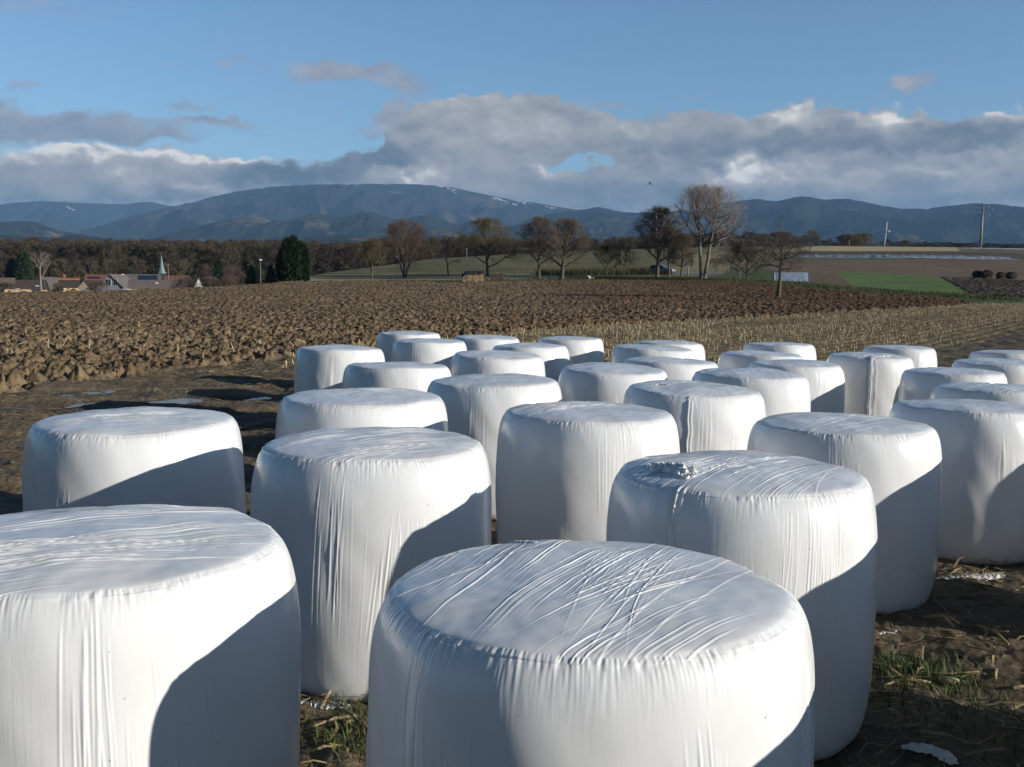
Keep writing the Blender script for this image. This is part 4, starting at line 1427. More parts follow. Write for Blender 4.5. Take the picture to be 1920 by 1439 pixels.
# the far wood, one brown mass behind village and hill
def forest():
    rng = np.random.default_rng(77)
    protos = []
    for i in range(6):
        b, m_, f = grow_tree(300 + i, 20.0, rng.uniform(8, 12), fork=.06, low=-.04, limbs=13, n2=6, n3=6, n4=2, twig=.05, r=.2)
        Vb, Qb = tubes(b, 4)
        Vm, Qm = tubes(m_, 3)
        f = np.array(f)
        f[:, 6:8] = 0.055
        Vf, Qf = tubes(f, 3)
        protos.append((np.concatenate([Vb, Vm, Vf]), np.concatenate([Qb, Qm + len(Vb), Qf + len(Vb) + len(Vm)])))
    Vs, Qs, Ts, off = [], [], [], 0
    spec = []
    for row, rho in enumerate((505, 525, 548, 575)):
        for px in np.arange(-230, 1330, 15.5):
            spec.append((px + rng.uniform(-7, 7), rho + rng.uniform(-8, 8), row))
    for px in np.arange(1290, 1590, 11):
        spec.append((px, 435 + rng.uniform(0, 20), 9))
    for px in np.arange(1660, 2050, 12):
        spec.append((px, 440 + rng.uniform(0, 15), 10))
    for px, rho, row in spec:
        if row == 9:
            ty = np.interp(px, [1290, 1400, 1480, 1560, 1590], [440, 438, 440, 452, 458]) + rng.uniform(-5, 5)
        elif row == 10:
            ty = np.interp(px, [1660, 1720, 1900, 2050], [452, 455, 458, 456]) + rng.uniform(-3, 3)
        else:
            ty = np.interp(px, [-300, 0, 300, 560, 620, 720, 800, 870, 960, 1100, 1330], [449, 450, 451, 453, 455, 453, 446, 441, 450, 447, 442]) + rng.uniform(-3.5, 5) - (3 - row) * -2.0
        A = at_dist(px, ty, rho)
        g = ground_at(A.x, A.y)
        H = A.z - g
        if H < 1.0:
            continue
        V, Q = protos[int(rng.integers(0, 6))]
        a = rng.uniform(0, 2 * PI)
        k = H / 20.0
        kx = max(k, 0.35) * rng.uniform(0.95, 1.35) * (1.5 if row >= 9 else 1.0)
        W = np.stack([(V[:, 0] * math.cos(a) - V[:, 1] * math.sin(a)) * kx + A.x, (V[:, 0] * math.sin(a) + V[:, 1] * math.cos(a)) * kx + A.y, V[:, 2] * k + g], -1)
        Vs.append(W)
        Qs.append(Q + off)
        Ts.append(np.full(len(W), rng.uniform(0, 1)))
        off += len(W)
    mt, nt, b = new_mat('winter_wood')
    at_ = nt.new('ShaderNodeAttribute', attribute_name='tint').outputs['Fac']
    col = nt.ramp(at_, [(0.0, (0.070, 0.056, 0.044)), (0.35, (0.10, 0.078, 0.054)), (0.6, (0.105, 0.095, 0.055)), (0.8, (0.125, 0.088, 0.062)), (1.0, (0.085, 0.07, 0.06))])
    nt.l.new(col, b.inputs['Base Color'])
    b.inputs['Roughness'].default_value = 1.0
    b.inputs['Specular IOR Level'].default_value = 0.0
    o = mesh_np('forest', np.concatenate(Vs), np.concatenate(Qs), mt, attr={'tint': np.concatenate(Ts)})
    tag(o, 'brown leafless wood stretching as one mass behind the village and the grassy hill', 'forest', None, 'stuff')


forest()


# ------------------------------------------------------------------ village beyond the crest
WALLS = {'grey': plain_mat('grey_render', (0.30, 0.31, 0.33), 0.9, 0.2, var=.08), 'white': plain_mat('white_render', (0.72, 0.71, 0.68), 0.9, 0.2, var=.06),
         'dark': plain_mat('dark_timber', (0.050, 0.042, 0.038), 0.9, 0.2, var=.2), 'wood': plain_mat('weathered_boards', (0.25, 0.21, 0.165), 0.9, 0.2, var=.35, scale=1.5),
         'cream': plain_mat('cream_render', (0.60, 0.56, 0.44), 0.9, 0.2, var=.06), 'pale': plain_mat('pale_blue_render', (0.30, 0.33, 0.39), 0.9, 0.2, var=.06)}


def tile_mat(name, col):
    mt, nt, b = new_mat(name)
    tc = nt.new('ShaderNodeTexCoord').outputs['Object']
    x, y, z = nt.sep(tc)
    n = nt.noise(tc, 1.2, 5, 0.6)
    c = nt.ramp(n, [(0.3, tuple(v * .7 for v in col)), (0.7, tuple(min(1, v * 1.25) for v in col))])
    rows = nt.m('PINGPONG', z, 0.14)
    c = nt.mix(nt.step(rows, 0.0, 0.04, 0.35, 0.0), c, tuple(v * .4 for v in col))
    nt.l.new(c, b.inputs['Base Color'])
    b.inputs['Roughness'].default_value = 0.85
    return mt


ROOFS = {'brown': tile_mat('brown_tiles', (0.125, 0.090, 0.070)), 'red': tile_mat('red_tiles', (0.22, 0.085, 0.055)), 'orange': tile_mat('orange_tiles', (0.42, 0.15, 0.065)),
         'dark': tile_mat('dark_tiles', (0.070, 0.052, 0.048)), 'grey': tile_mat('grey_tiles', (0.15, 0.125, 0.11))}
GLASS = plain_mat('dark_window_glass', (0.02, 0.024, 0.03), 0.08, 0.5, var=.1)
FRAME = plain_mat('white_window_frame', (0.70, 0.70, 0.68), 0.6, 0.3, var=.05)
PANEL = plain_mat('solar_panel_glass', (0.018, 0.03, 0.065), 0.12, 0.6, var=.2)
PLASTER = plain_mat('chimney_brick', (0.20, 0.12, 0.09), 0.9, 0.2)


def house(label, px0, px1, ridge, eave, rho, depth, axis, wall, roof, turn=0.0, windows=(), chimney=None, panels=None, skylights=(), over=.5):
    """axis 'y': the gable faces the viewer; axis 'x': the ridge runs across the view"""
    A = at_dist((px0 + px1) / 2, ridge, rho)
    g = ground_at(A.x, A.y) - 0.3
    W = (px1 - px0) * rho / F
    if turn:
        W = W / max(0.5, math.cos(math.radians(turn)))
    zr = A.z - g
    ze = at_dist((px0 + px1) / 2, eave, rho).z - g
    t = empty('house', (A.x, A.y, g), -math.atan2(A.x, A.y) + math.radians(turn), label, 'house', 'houses of the village')
    hw, hd = W / 2, depth / 2
    tk = 0.25
    m = MB()
    if axis == 'y':
        m.prism([(-hw, 0), (hw, 0), (hw, ze), (0, zr - tk), (-hw, ze)], -hd, hd)
    else:
        m.prism([(-hd, 0), (hd, 0), (hd, ze), (0, zr - tk), (-hd, ze)], -hw, hw)
        m.v = [(y, -x, z) for x, y, z in m.v]
    m.build('wall', WALLS[wall], t)
    span = hw if axis == 'y' else hd
    run = hd if axis == 'y' else hw
    sl = (zr - ze) / span
    m = MB()
    for s in (-1, 1):
        e = span + over
        poly = [(0, zr), (s * e, zr - sl * e), (s * e, zr - sl * e - tk), (0, zr - tk)]
        m.prism(poly, -run - over * .7, run + over * .7)
    if axis == 'x':
        m.v = [(y, -x, z) for x, y, z in m.v]
    ro = m.build('roof', ROOFS[roof], t)
    if chimney is not None:
        cx_, cy_ = chimney
        MB().box((cx_ * hw, cy_ * hd, zr + .25), (.7, .7, 1.7)).build('chimney', PLASTER, ro)
    if panels:
        x0, x1, f0, f1 = panels
        mm = MB()
        y0, y1 = -span * f0, -span * f1
        vs = [(x0 * run, y0, zr - sl * span * f0 + .08), (x1 * run, y0, zr - sl * span * f0 + .08), (x1 * run, y1, zr - sl * span * f1 + .08), (x0 * run, y1, zr - sl * span * f1 + .08)]
        vs += [(a, b_, c - .06) for a, b_, c in vs]
        if axis == 'y':
            vs = [(-b_, a, c) for a, b_, c in vs]
        mm._add(vs, [(0, 3, 2, 1), (4, 5, 6, 7), (0, 1, 5, 4), (1, 2, 6, 5), (2, 3, 7, 6), (3, 0, 4, 7)])
        mm.build('solar_panel', PANEL, ro)
    for (sx, f) in skylights:
        y0 = -span * f
        p = (sx * run, y0, zr - sl * span * f + .1)
        if axis == 'y':
            p = (-p[1], p[0], p[2])
        MB().box(p, (1.1, 1.0, .25)).build('skylight', FRAME, ro)
    for (wx, wz, ww, wh) in windows:
        face = -hd if axis == 'y' else -hd
        f_ = MB()
        f_.box((wx * hw, face - .03, wz), (ww + .25, .10, wh + .25))
        fr = f_.build('window', FRAME, t)
        p_ = MB()
        for k in (-1, 1):
            p_.box((wx * hw + k * ww * .26, face - .06, wz), (ww * .46, .08, wh))
        p_.build('pane', GLASS, fr)
    return t


house('brown roofed house at the left border with solar panels on its slope', -30, 20, 521, 541, 385, 9, 'x', 'white', 'brown', panels=(-.2, .75, .55, .9))
house('house with a bright orange tiled roof between two dark roofs', 18, 46, 527, 540, 405, 8, 'x', 'pale', 'orange')
house('small pale gabled house in front of the orange roof', 18, 38, 532, 545, 372, 7, 'y', 'pale', 'dark')
house('big dark timbered house with a white window, behind the pale leafless tree', 37, 80, 525, 552, 365, 11, 'x', 'dark', 'dark', turn=-14, windows=[(-.7, 3.2, 1.3, 1.3)], skylights=[(.55, .45)])
house('grey brown steep roof just past the pale leafless tree', 80, 104, 520, 548, 378, 9, 'x', 'dark', 'grey')
house('dark barn under a strip of orange ridge tiles', 100, 143, 521, 524, 395, 8, 'x', 'dark', 'orange', chimney=(0.0, 0))
house('weathered wooden gable barn', 143, 171, 526, 545, 368, 10, 'y', 'wood', 'dark', over=.3)
house('red roofed house behind the wooden gable', 163, 190, 515, 524, 415, 8, 'x', 'dark', 'red', panels=(-.8, .7, .5, .95))
house('low red brown roof between the wooden gable and the grey gable', 188, 214, 516, 527, 420, 8, 'x', 'cream', 'red')
house('large grey gabled house with two dark windows behind the lamp post', 200, 240, 514.5, 537, 372, 12, 'y', 'grey', 'grey', turn=-24, windows=[(-.12, 6.0, 1.8, 2.0), (.45, 6.0, 1.3, 2.0)])
house('house with a long grey roof carrying dark solar panels', 232, 296, 514.5, 528, 392, 11, 'x', 'cream', 'grey', panels=(-.15, .85, .2, .85))
house('long low cream building with a wide grey brown roof and a skylight', 248, 328, 525, 538.5, 350, 10, 'x', 'cream', 'grey', skylights=[(.12, .5)])
house('brown roof standing behind the church spire', 312, 350, 517, 523, 430, 8, 'x', 'dark', 'red')
house('small white timbered gable alone at the end of the village', 365, 380, 521, 538, 345, 7, 'y', 'white', 'grey', windows=[(0, 4.2, .8, .8), (-.35, 2.2, .8, .9), (.35, 2.2, .8, .9)], over=.2)

# church: slim copper spire
COPPER = plain_mat('weathered_copper', (0.17, 0.23, 0.21), 0.6, 0.4, var=.25, scale=.5)
A = at_dist(302.5, 480, 440)
g = ground_at(A.x, A.y)
t = empty('church_tower', (A.x, A.y, g), -math.atan2(A.x, A.y), 'slim church tower with a pointed green copper spire above the roofs', 'church tower')
zb = at_dist(302.5, 513, 440).z - g
zt = A.z - g
m = MB().box((0, 0, zb / 2), (2.8, 2.8, zb))
m.build('tower', WALLS['dark'], t)
m = MB()
n8 = 8
ring = [(1.9, zb - .1), (1.25, zb + .9), (.85, zb + 2.6), (.08, zt)]
vs, fs = [], []
for r_, z_ in ring:
    vs += [(r_ * math.cos(2 * PI * k / n8), r_ * math.sin(2 * PI * k / n8), z_) for k in range(n8)]
for i in range(3):
    fs += [(i * n8 + k, i * n8 + (k + 1) % n8, (i + 1) * n8 + (k + 1) % n8, (i + 1) * n8 + k) for k in range(n8)]
fs += [tuple(range(7, -1, -1)), tuple(24 + k for k in range(8))]
m._add(vs, fs)
sp = m.build('spire', COPPER, t)
MB().tube([(0, 0, zt - .2), (0, 0, zt + 1.6)], .06, 6).box((0, 0, zt + 1.1), (.7, .06, .06)).build('cross', plain_mat('gilt_iron', (.25, .2, .1), .5), sp)

# ------------------------------------------------------------------ poles, masts and lines
STEEL = plain_mat('galvanised_steel', (0.25, 0.245, 0.24), 0.5, 0.4, var=.1)
RUST = plain_mat('dark_weathered_steel', (0.12, 0.11, 0.105), 0.7, 0.3, var=.2)
WOODP = plain_mat('grey_pole_wood', (0.20, 0.17, 0.14), 0.9, 0.2, var=.2)
WHITE = plain_mat('white_paint', (0.72, 0.72, 0.70), 0.5, 0.4, var=.05)
REDP = plain_mat('red_paint', (0.50, 0.06, 0.04), 0.5, 0.4, var=.05)


def pole_at(name, label, px, top, rho, cat, r=.09):
    A = at_dist(px, top, rho)
    g = ground_at(A.x, A.y)
    return empty(name, (A.x, A.y, g), -math.atan2(A.x, A.y), label, cat), A.z - g


t, h = pole_at('street_lamp', 'pale lamp post with a small head in front of the grey gabled house', 232, 515, 300, 'street lamp')
MB().tube([(0, 0, -.2), (0, 0, h)], [.08, .05], 8).build('post', STEEL, t, True)
MB().box((-.25, 0, h + .05), (.9, .3, .16), taper=.7).build('lamp_head', WHITE, t)
t, h = pole_at('street_lamp', 'pale lamp post between the two small conifers', 488, 488, 250, 'street lamp')
MB().tube([(0, 0, -.2), (0, 0, h)], [.09, .06], 8).build('post', STEEL, t, True)
MB().box((0.1, -.1, h + .05), (.8, .35, .25), taper=.7).build('lamp_head', WHITE, t)
t, h = pole_at('utility_pole', 'wooden utility pole with a short crossarm next to the church spire', 315, 495.5, 400, 'utility pole')
MB().tube([(0, 0, -.2), (0, 0, h)], [.17, .12], 8).build('post', WOODP, t, True)
MB().box((0, 0, h - .25), (2.2, .14, .14)).build('crossarm', WOODP, t)
t, h = pole_at('utility_pole', 'thin pole with a short top bar above the apple tree', 1467, 406, 450, 'utility pole')
MB().tube([(0, 0, -.2), (0, 0, h)], [.20, .13], 8).build('post', RUST, t, True)
MB().box((0, 0, h), (2.3, .3, .25)).build('crossarm', RUST, t)
t, h = pole_at('striped_mast', 'red and white banded mast behind the tall dark tree', 1231, 401, 640, 'mast')
for k in range(10):
    z0, z1 = h * k / 10, h * (k + 1) / 10
    MB().tube([(0, 0, z0), (0, 0, z1)], [.34 - .012 * k, .34 - .012 * (k + 1)], 8).build('mast_band', WHITE if (k % 2 == 0) or k > 7 else REDP, t, True)
t, h = pole_at('pylon', 'tall steel power pylon with three crossarms on the right of the crest', 1842, 385, 425, 'pylon')
MB().tube([(-.15, 0, -.3), (.35, 0, h)], [.55, .28], 10).build('mast', STEEL, t, True)
for zz, w in ((h - .25, 4.4), (h - 1.75, 6.8), (h - 3.6, 5.0)):
    x0 = .35 - .5 * (h - zz) / h
    ar = MB().tube([(x0 - w / 2, 0, zz + .15), (x0, 0, zz), (x0 + w / 2, 0, zz + .15)], [.05, .13, .05], 6).build('crossarm', RUST, t, True)
    for s in (-1, 1):
        MB().tube([(x0 + s * w * .47, 0, zz + .1), (x0 + s * w * .47, 0, zz - .55)], .07, 6).build('insulator', WHITE, ar, True)
MB().box((-.15, 0, .1), (1.6, 1.6, .5)).build('footing', plain_mat('footing_concrete', (.42, .41, .38), .9), t)
t, h = pole_at('radio_mast', 'slim whitish radio mast leaning slightly above the small cabin', 1663, 417, 410, 'mast')
h = max(h, 6)
MB().tube([(-.7, 0, -.2), (-.15, 0, h * .6), (.05, 0, h)], [.20, .17, .14], 7).build('mast', WHITE, t, True)
MB().tube([(.1, 0, h * .62), (.8, -.1, h * .62)], .09, 6).tube([(.8, -.28, h * .62), (.8, .1, h * .62)], .38, 10).build('dish', WHITE, t, True)
for k in range(5):
    MB().box((-.65 + .13 * k, 0, 1.0 + k * h * .17), (.55, .12, .12)).build('rung', RUST, t)
for px, top, bot, lab in ((1592, 452, 462, 'thin grey post in front of the two domed far trees'), (1290, 500, 519, 'thin grey post beside the poplar trunks'), (875, 467, 489, 'thin pale post on the slope behind the spreading tree')):
    P = at(px, bot)
    k = (P.y * CP) / F
    hh = (bot - top) * k
    t = empty('marker_post', (P.x, P.y, P.z), 0, lab, 'post')
    MB().tube([(0, 0, -.2), (0, 0, hh)], .10, 7).build('post', STEEL, t, True)
    MB().box((0, 0, hh), (.3, .22, .3)).build('cap', WHITE if px == 875 else STEEL, t)

# cabin beside the mast
P = at(1652, 462)
k = P.y / F
t = empty('cabin', (P.x, P.y, P.z), -math.atan2(P.x, P.y) + .25, 'small pale flat roofed cabin on the crest under the radio mast', 'cabin')
w, h = 21 * k, 8 * k
MB().box((0, 0, h / 2 - .2), (w, 2.6, h)).build('wall', plain_mat('pale_concrete', (.50, .52, .46), .8, var=.2, scale=.6), t)
MB().box((0, 0, h - .08), (w + .5, 3.0, .22)).build('roof', plain_mat('roof_sheet', (.5, .52, .5), .6, var=.1), t)
MB().box((-w * .12, -1.33, h * .42), (.9, .08, h * .75)).build('door', plain_mat('grey_door', (.18, .2, .22), .6), t)

# ------------------------------------------------------------------ farm things
P0, P1 = at(867, 529.5), at(906, 529.5)
P = (P0 + P1) / 2
k = (P.y * CP - (P.z - HC) * SP) / F
W, H = 40 * k, 22.5 * k
t = empty('firewood_stack', (P.x, P.y, P.z), -math.atan2(P.x, P.y), 'stack of split firewood under dark plastic sheets at the field edge', 'firewood stack')
CUT = [plain_mat('cut_wood', (0.52, 0.36, 0.20), .9, .1, var=.5, scale=5)]
LOGM = plain_mat('log_bark', (0.14, 0.10, 0.07), .95, .1, var=.4, scale=5)
rng = np.random.default_rng(8)


def log_wall(w, h, dpt, r, y=0.0, x0=0.0):
    """split logs stacked with their ends to the viewer"""
    m = MB()
    z = r
    row = 0
    while z < h:
        x = -w / 2 + r * (1 + row % 2)
        while x < w / 2 - r * .5:
            rr = r * rng.uniform(.75, 1.08)
            n = int(rng.integers(4, 7))
            a0 = rng.uniform(0, 6)
            yy = y - dpt / 2 + rng.uniform(-.10, .10)
            ring0 = [(x0 + x + rr * math.cos(a0 + 2 * PI * q / n) * rng.uniform(.85, 1.1), yy, z + rr * math.sin(a0 + 2 * PI * q / n)) for q in range(n)]
            ring1 = [(a, yy + dpt, c) for a, b, c in ring0]
            m._add(ring0 + ring1, [tuple(range(n - 1, -1, -1)), tuple(range(n, 2 * n))] + [(q, (q + 1) % n, n + (q + 1) % n, n + q) for q in range(n)])
            x += rr * 2.05
        z += r * 1.75
        row += 1
    return m


log_wall(W * .80, H * .86, 1.1, .085, x0=W * .10).build('split_logs', CUT[0], t)
log_wall(W * .17, H * .80, 1.3, .10, x0=-W * .40, y=.15).build('log_end', plain_mat('pale_cut_wood', (.5, .42, .3), .9, .1, var=.4), t)
TARP = plain_mat('dark_plastic_sheet', (0.030, 0.034, 0.038), .35, .5, var=.4)
nx, ny = 46, 14
u, v = np.meshgrid(np.linspace(-1, 1, nx), np.linspace(-1, 1, ny))
X_ = u * W * .52
Y_ = v * .85
drop = np.where(u < -.62, (-.62 - u) * 1.9 * (1 + .4 * np.sin(v * 4)), 0)
Z_ = H * .90 + .10 * perlin(u * 6, v * 3, 4) + .05 * perlin(u * 15, v * 7, 5) - np.maximum(np.abs(v) - .6, 0) * .9 - drop * H * .45
V = np.stack([X_, Y_, Z_], -1).reshape(-1, 3)
V = np.concatenate([V, V - np.array((0, 0, .03))])
i = np.arange(ny - 1)[:, None] * nx + np.arange(nx - 1)[None, :]
Q = np.stack([i, i + 1, i + nx + 1, i + nx], -1).reshape(-1, 4)
mesh_np('tarpaulin', V, np.concatenate([Q, (Q + nx * ny)[:, ::-1]]), TARP, t)
P = at(932, 529)
t = empty('firewood_stack', (P.x, P.y, P.z), -math.atan2(P.x, P.y), 'lower darker pile of logs and brush leaning against the tarped firewood', 'firewood stack')
log_wall(26 * k, 13 * k, 1.0, .07).build('split_logs', LOGM, t)
MB().box((-2 * k, 0, 14.5 * k), (16 * k, 1.2, .08)).tube([(-8 * k, -.3, 14 * k), (8 * k, .2, 19 * k)], .06, 6).tube([(9 * k, -.4, 7 * k), (17 * k, -.6, .3 * k)], .08, 6).build('cover_boards', LOGM, t)

# rubble heap
P = at(1103, 523.5)
k = P.y / F
t = empty('rubble_heap', (P.x, P.y, P.z), 0, 'low heap of whitish rubble on the grass before the little fruit trees', 'rubble heap')
STONE = plain_mat('whitish_stone', (0.50, 0.48, 0.43), .9, .2, var=.2, scale=2)
for q in range(16):
    r = rng.uniform(.14, .34)
    x, y = rng.normal(0, 5.0) * k, rng.normal(0, .35)
    z = max(0.05, (6.5 - abs(x / k) * .75) * k * rng.uniform(.25, .9))
    th_, ph_ = np.meshgrid(np.linspace(0, 2 * PI, 9)[:-1], np.linspace(.15, PI - .15, 6))
    rr = r * (1 + .35 * perlin(th_ * 1.2 + q * 3, ph_ * 1.4, q))
    V = np.stack([x + rr * np.cos(th_) * np.sin(ph_), y + rr * np.sin(th_) * np.sin(ph_), z + .75 * rr * np.cos(ph_)], -1).reshape(-1, 3)
    i = np.arange(5)[:, None] * 8 + np.arange(8)[None, :]
    j = np.arange(5)[:, None] * 8 + (np.arange(8)[None, :] + 1) % 8
    Q = np.stack([i, i + 8, j + 8, j], -1).reshape(-1, 4)
    mesh_np('stone', V, [Q, np.arange(8).reshape(1, -1), (40 + np.arange(8))[::-1].reshape(1, -1)], STONE, t, smooth=False)

# dark round straw bales, four in a row
HAYM = soil_mat('old_straw', (0.040, 0.031, 0.024), (0.075, 0.057, 0.044), (0.12, 0.092, 0.068), 3.0, 0.95, 0.1, 0.05)
for i, (px, by, w, lab) in enumerate([(1833, 520.5, 15, 'dark old straw bale, first of the row of four from the pylon side'), (1851, 521, 17, 'dark old straw bale touching the first of the row of four'),
                                      (1877, 522.5, 14.5, 'dark old straw bale just past the gap in the row of four'), (1896, 523.5, 15.5, 'dark old straw bale at the border end of the row of four')]):
    P = at(px, by)
    k = (P.y * CP) / F
    r = w * k / 2
    t = empty('straw_bale', (P.x, P.y, P.z), -math.atan2(P.x, P.y) + (.5, .3, .45, .5)[i], lab, 'straw bale', 'dark round straw bales in a row')
    na_, nl_ = 40, 12
    th_, s_ = np.meshgrid(np.linspace(0, 2 * PI, na_, endpoint=False), np.linspace(0, 1, nl_))
    rad = r * (1 - .10 * np.abs(s_ * 2 - 1) ** 6) * (1 + .13 * perlin(np.cos(th_) * 2 + i * 5, np.sin(th_) * 2 + s_ * 3, 70) + .06 * perlin(th_ * 8, s_ * 6 + i, 71))
    Vx, Vz = rad * np.cos(th_) * 1.06, r * .74 + rad * np.sin(th_) * np.where(np.sin(th_) < 0, .80, .92)
    V = np.stack([Vx, (s_ - .5) * r * 1.9, Vz], -1).reshape(-1, 3)
    a = np.arange(nl_ - 1)[:, None] * na_ + np.arange(na_)[None, :]
    b_ = np.arange(nl_ - 1)[:, None] * na_ + (np.arange(na_)[None, :] + 1) % na_
    Q = np.stack([a, b_, b_ + na_, a + na_], -1).reshape(-1, 4)
    mesh_np('straw_roll', V, [Q], HAYM, t)
    # the spiral end
    spr = MB()
    for yy in (-r * .95, r * .95):
        for q in range(4):
            rr = r * (.88 - .2 * q)
            spr.tube([(rr * math.cos(z), yy, r * .74 + rr * .9 * math.sin(z)) for z in np.linspace(0, 2 * PI, 22)], r * .13, 6)
        spr.tube([(0, yy - .05, r * .74), (0, yy + .05, r * .74)], r * .22, 10)
    spr.build('straw_coil', HAYM, t, True)

# film and fleece over the beds
FLEECE = plain_mat('white_fleece', (0.33, 0.355, 0.39), .6, .3, var=.35, scale=1.0)


def sheet(name, label, cat, px0, px1, y_of, n, m, lift, mat, amp, group=None):
    """y_of(px, f) gives the picture row of the near (f=0) and far (f=1) border"""
    g = []
    for b_ in np.linspace(0, 1, m):
        for a in np.linspace(px0, px1, n):
            p = at(a, y_of(a, b_))
            g.append(p)
    G = np.array([tuple(p) for p in g])
    edge = np.minimum(np.tile(np.sin(np.linspace(0, 1, n) * PI), m), np.repeat(np.sin(np.linspace(0, 1, m) * PI), n))
    G[:, 2] += .04 + lift * np.clip(edge * 3, 0, 1) + amp * perlin(G[:, 0] / 1.5, G[:, 1] / 1.5, 3) * np.clip(edge * 3, 0, 1)
    c = G.mean(0)
    i = np.arange(m - 1)[:, None] * n + np.arange(n - 1)[None, :]
    Q = np.stack([i, i + 1, i + n + 1, i + n], -1).reshape(-1, 4)
    V = np.concatenate([G - c, G - c - np.array((0, 0, .05))])
    bd = list(range(n)) + [n * r_ + n - 1 for r_ in range(1, m)] + list(range(n * m - 2, n * (m - 1) - 1, -1)) + [n * r_ for r_ in range(m - 2, 0, -1)]
    rim = np.array([(bd[q], bd[(q + 1) % len(bd)], bd[(q + 1) % len(bd)] + n * m, bd[q] + n * m) for q in range(len(bd))])
    o = mesh_np(name, V, np.concatenate([Q, (Q + n * m)[:, ::-1], rim]), mat)
    o.location = c
    return tag(o, label, cat, group)


sheet('film_cover', 'square of pale plastic film spread over a vegetable bed behind the apple tree', 'film cover', 1452, 1517, lambda a, f: (527.5 + (a - 1450) * .015) * (1 - f) + 511.5 * f, 24, 10, .12, plain_mat('pale_bed_film', (0.36, 0.38, 0.41), .4, .4, var=.2, scale=1.5), .10)
sheet('fleece_cover', 'long white fleece strip across the dark field, the nearer and brighter one', 'fleece cover', 1478, 1912, lambda a, f: np.interp(a, [1478, 1700, 1912], [483.6, 484.2, 487.3]) - 0.9 * f, 90, 4, .15, FLEECE, .2, 'white fleece strips over the far beds')
GREYF = plain_mat('grey_fleece', (0.20, 0.235, 0.26), .7, .3, var=.6, scale=.5)
sheet('fleece_cover', 'broad greyish fleece strip just behind the bright white one', 'fleece cover', 1482, 1900, lambda a, f: np.interp(a, [1482, 1700, 1900], [482, 482.6, 485.4]) - 3.0 * f, 90, 5, .25, GREYF, .35, 'white fleece strips over the far beds')
sheet('fleece_cover', 'thin white strip along the crest by the pylon', 'fleece cover', 1790, 1990, lambda a, f: np.interp(a, [1790, 1990], [466.2, 469.8]) - .8 * f, 40, 3, .3, FLEECE, .1, 'white fleece strips over the far beds')

# car on the track
P = at(1241, 515)
k = (P.y * CP) / F
Lc = 4.3
t = empty('parked_car', (P.x, P.y, P.z), -math.atan2(P.x, P.y) - math.radians(18), 'blue grey estate car on the track behind the tall dark tree', 'car')
t.scale = (1, 1, 1)
PAINT = plain_mat('blue_grey_paint', (0.17, 0.20, 0.27), .25, .6, var=.05)
RUB = plain_mat('tyre_rubber', (0.02, 0.02, 0.02), .8)
CHR = plain_mat('headlight_glass', (.8, .8, .78), .15, .6, var=.03)
side = [(-2.15, .45), (-2.15, .95), (-2.05, 1.05), (-1.85, 1.55), (-1.5, 1.66), (.1, 1.66), (.85, 1.12), (1.9, .98), (2.15, .80), (2.15, .42), (1.75, .30), (-1.8, .30)]
MB().prism(side, -.86, .86).build('body', PAINT, t, bevel=.06)
for yy in (-.87, .87):
    MB().prism([(-1.72, 1.10), (-1.58, 1.52), (.02, 1.54), (.58, 1.12)], yy - .012, yy + .012).build('side_window', GLASS, t)
MB()._add([(.18, -.70, 1.60), (.18, .70, 1.60), (.86, .76, 1.16), (.86, -.76, 1.16)], [(0, 1, 2, 3)])._add([(.20, -.70, 1.625), (.20, .70, 1.625), (.88, .76, 1.185), (.88, -.76, 1.185)], [(0, 3, 2, 1)]).build('windscreen', GLASS, t)
for xx in (-1.32, 1.35):
    for yy in (-.84, .84):
        wh = MB().tube([(xx, yy - .1, .32), (xx, yy + .1, .32)], .32, 18).build('wheel', RUB, t, True)
        MB().tube([(xx, yy - .115, .32), (xx, yy + .115, .32)], .19, 12).build('rim', STEEL, wh, True)
for yy in (-.62, .62):
    MB().box((2.12, yy, .74), (.14, .38, .18)).build('headlight', CHR, t)

# timber piles at the crest, left
LUMB = plain_mat('fresh_timber', (0.52, 0.38, 0.22), .9, .1, var=.35, scale=2)
for px, w, hpx, lab in ((132, 27, 6.5, 'pale heap of sawn timber at the crest under the orange-ridged barn'), (30, 44, 5, 'long low pile of boards at the crest near the left border'), (83, 12, 4.5, 'small bright pile of boards by the pale tree trunk')):
    Q0 = at_dist(px, 549.5, 170)
    Q0.z = ground_at(Q0.x, Q0.y)
    top_ = at_dist(px, 549 - hpx - (px / 200.0) * 2.5, 170).z - Q0.z
    t = empty('timber_pile', (Q0.x, Q0.y, Q0.z), -math.atan2(Q0.x, Q0.y), lab, 'timber pile', 'timber piles along the crest')
    wm = w * 170 / F
    m = MB()
    z = .1
    while z < top_:
        x = -wm / 2
        while x < wm / 2:
            l_ = rng.uniform(.35, 1.1)
            m.box((x + l_ / 2, rng.uniform(-.4, .4), z), (l_ * .95, rng.uniform(.8, 1.4), .16), rz=rng.uniform(-.15, .15))
            x += l_
        z += .19
        wm *= .97
    m.build('boards', LUMB, t)

# walker on the far track, dark clothes
P = at(1297, 499)
t = empty('person', (P.x, P.y, P.z), 0, 'person in dark clothes walking on the far track between the poplar and the small trees', 'person')


def skin_body(name, joints, edges, mat, parent):
    me = bpy.data.meshes.new(name)
    me.from_pydata([j[0] for j in joints], edges, [])
    o = bpy.data.objects.new(name, me)
    C.objects.link(o)
    me.materials.append(mat)
    md = o.modifiers.new('skin', 'SKIN')
    for v, j in zip(me.skin_vertices[0].data, joints):
        v.radius = (j[1], j[1])
    me.skin_vertices[0].data[0].use_root = True
    o.modifiers.new('sub', 'SUBSURF').levels = 1
    o.parent = parent
    return o


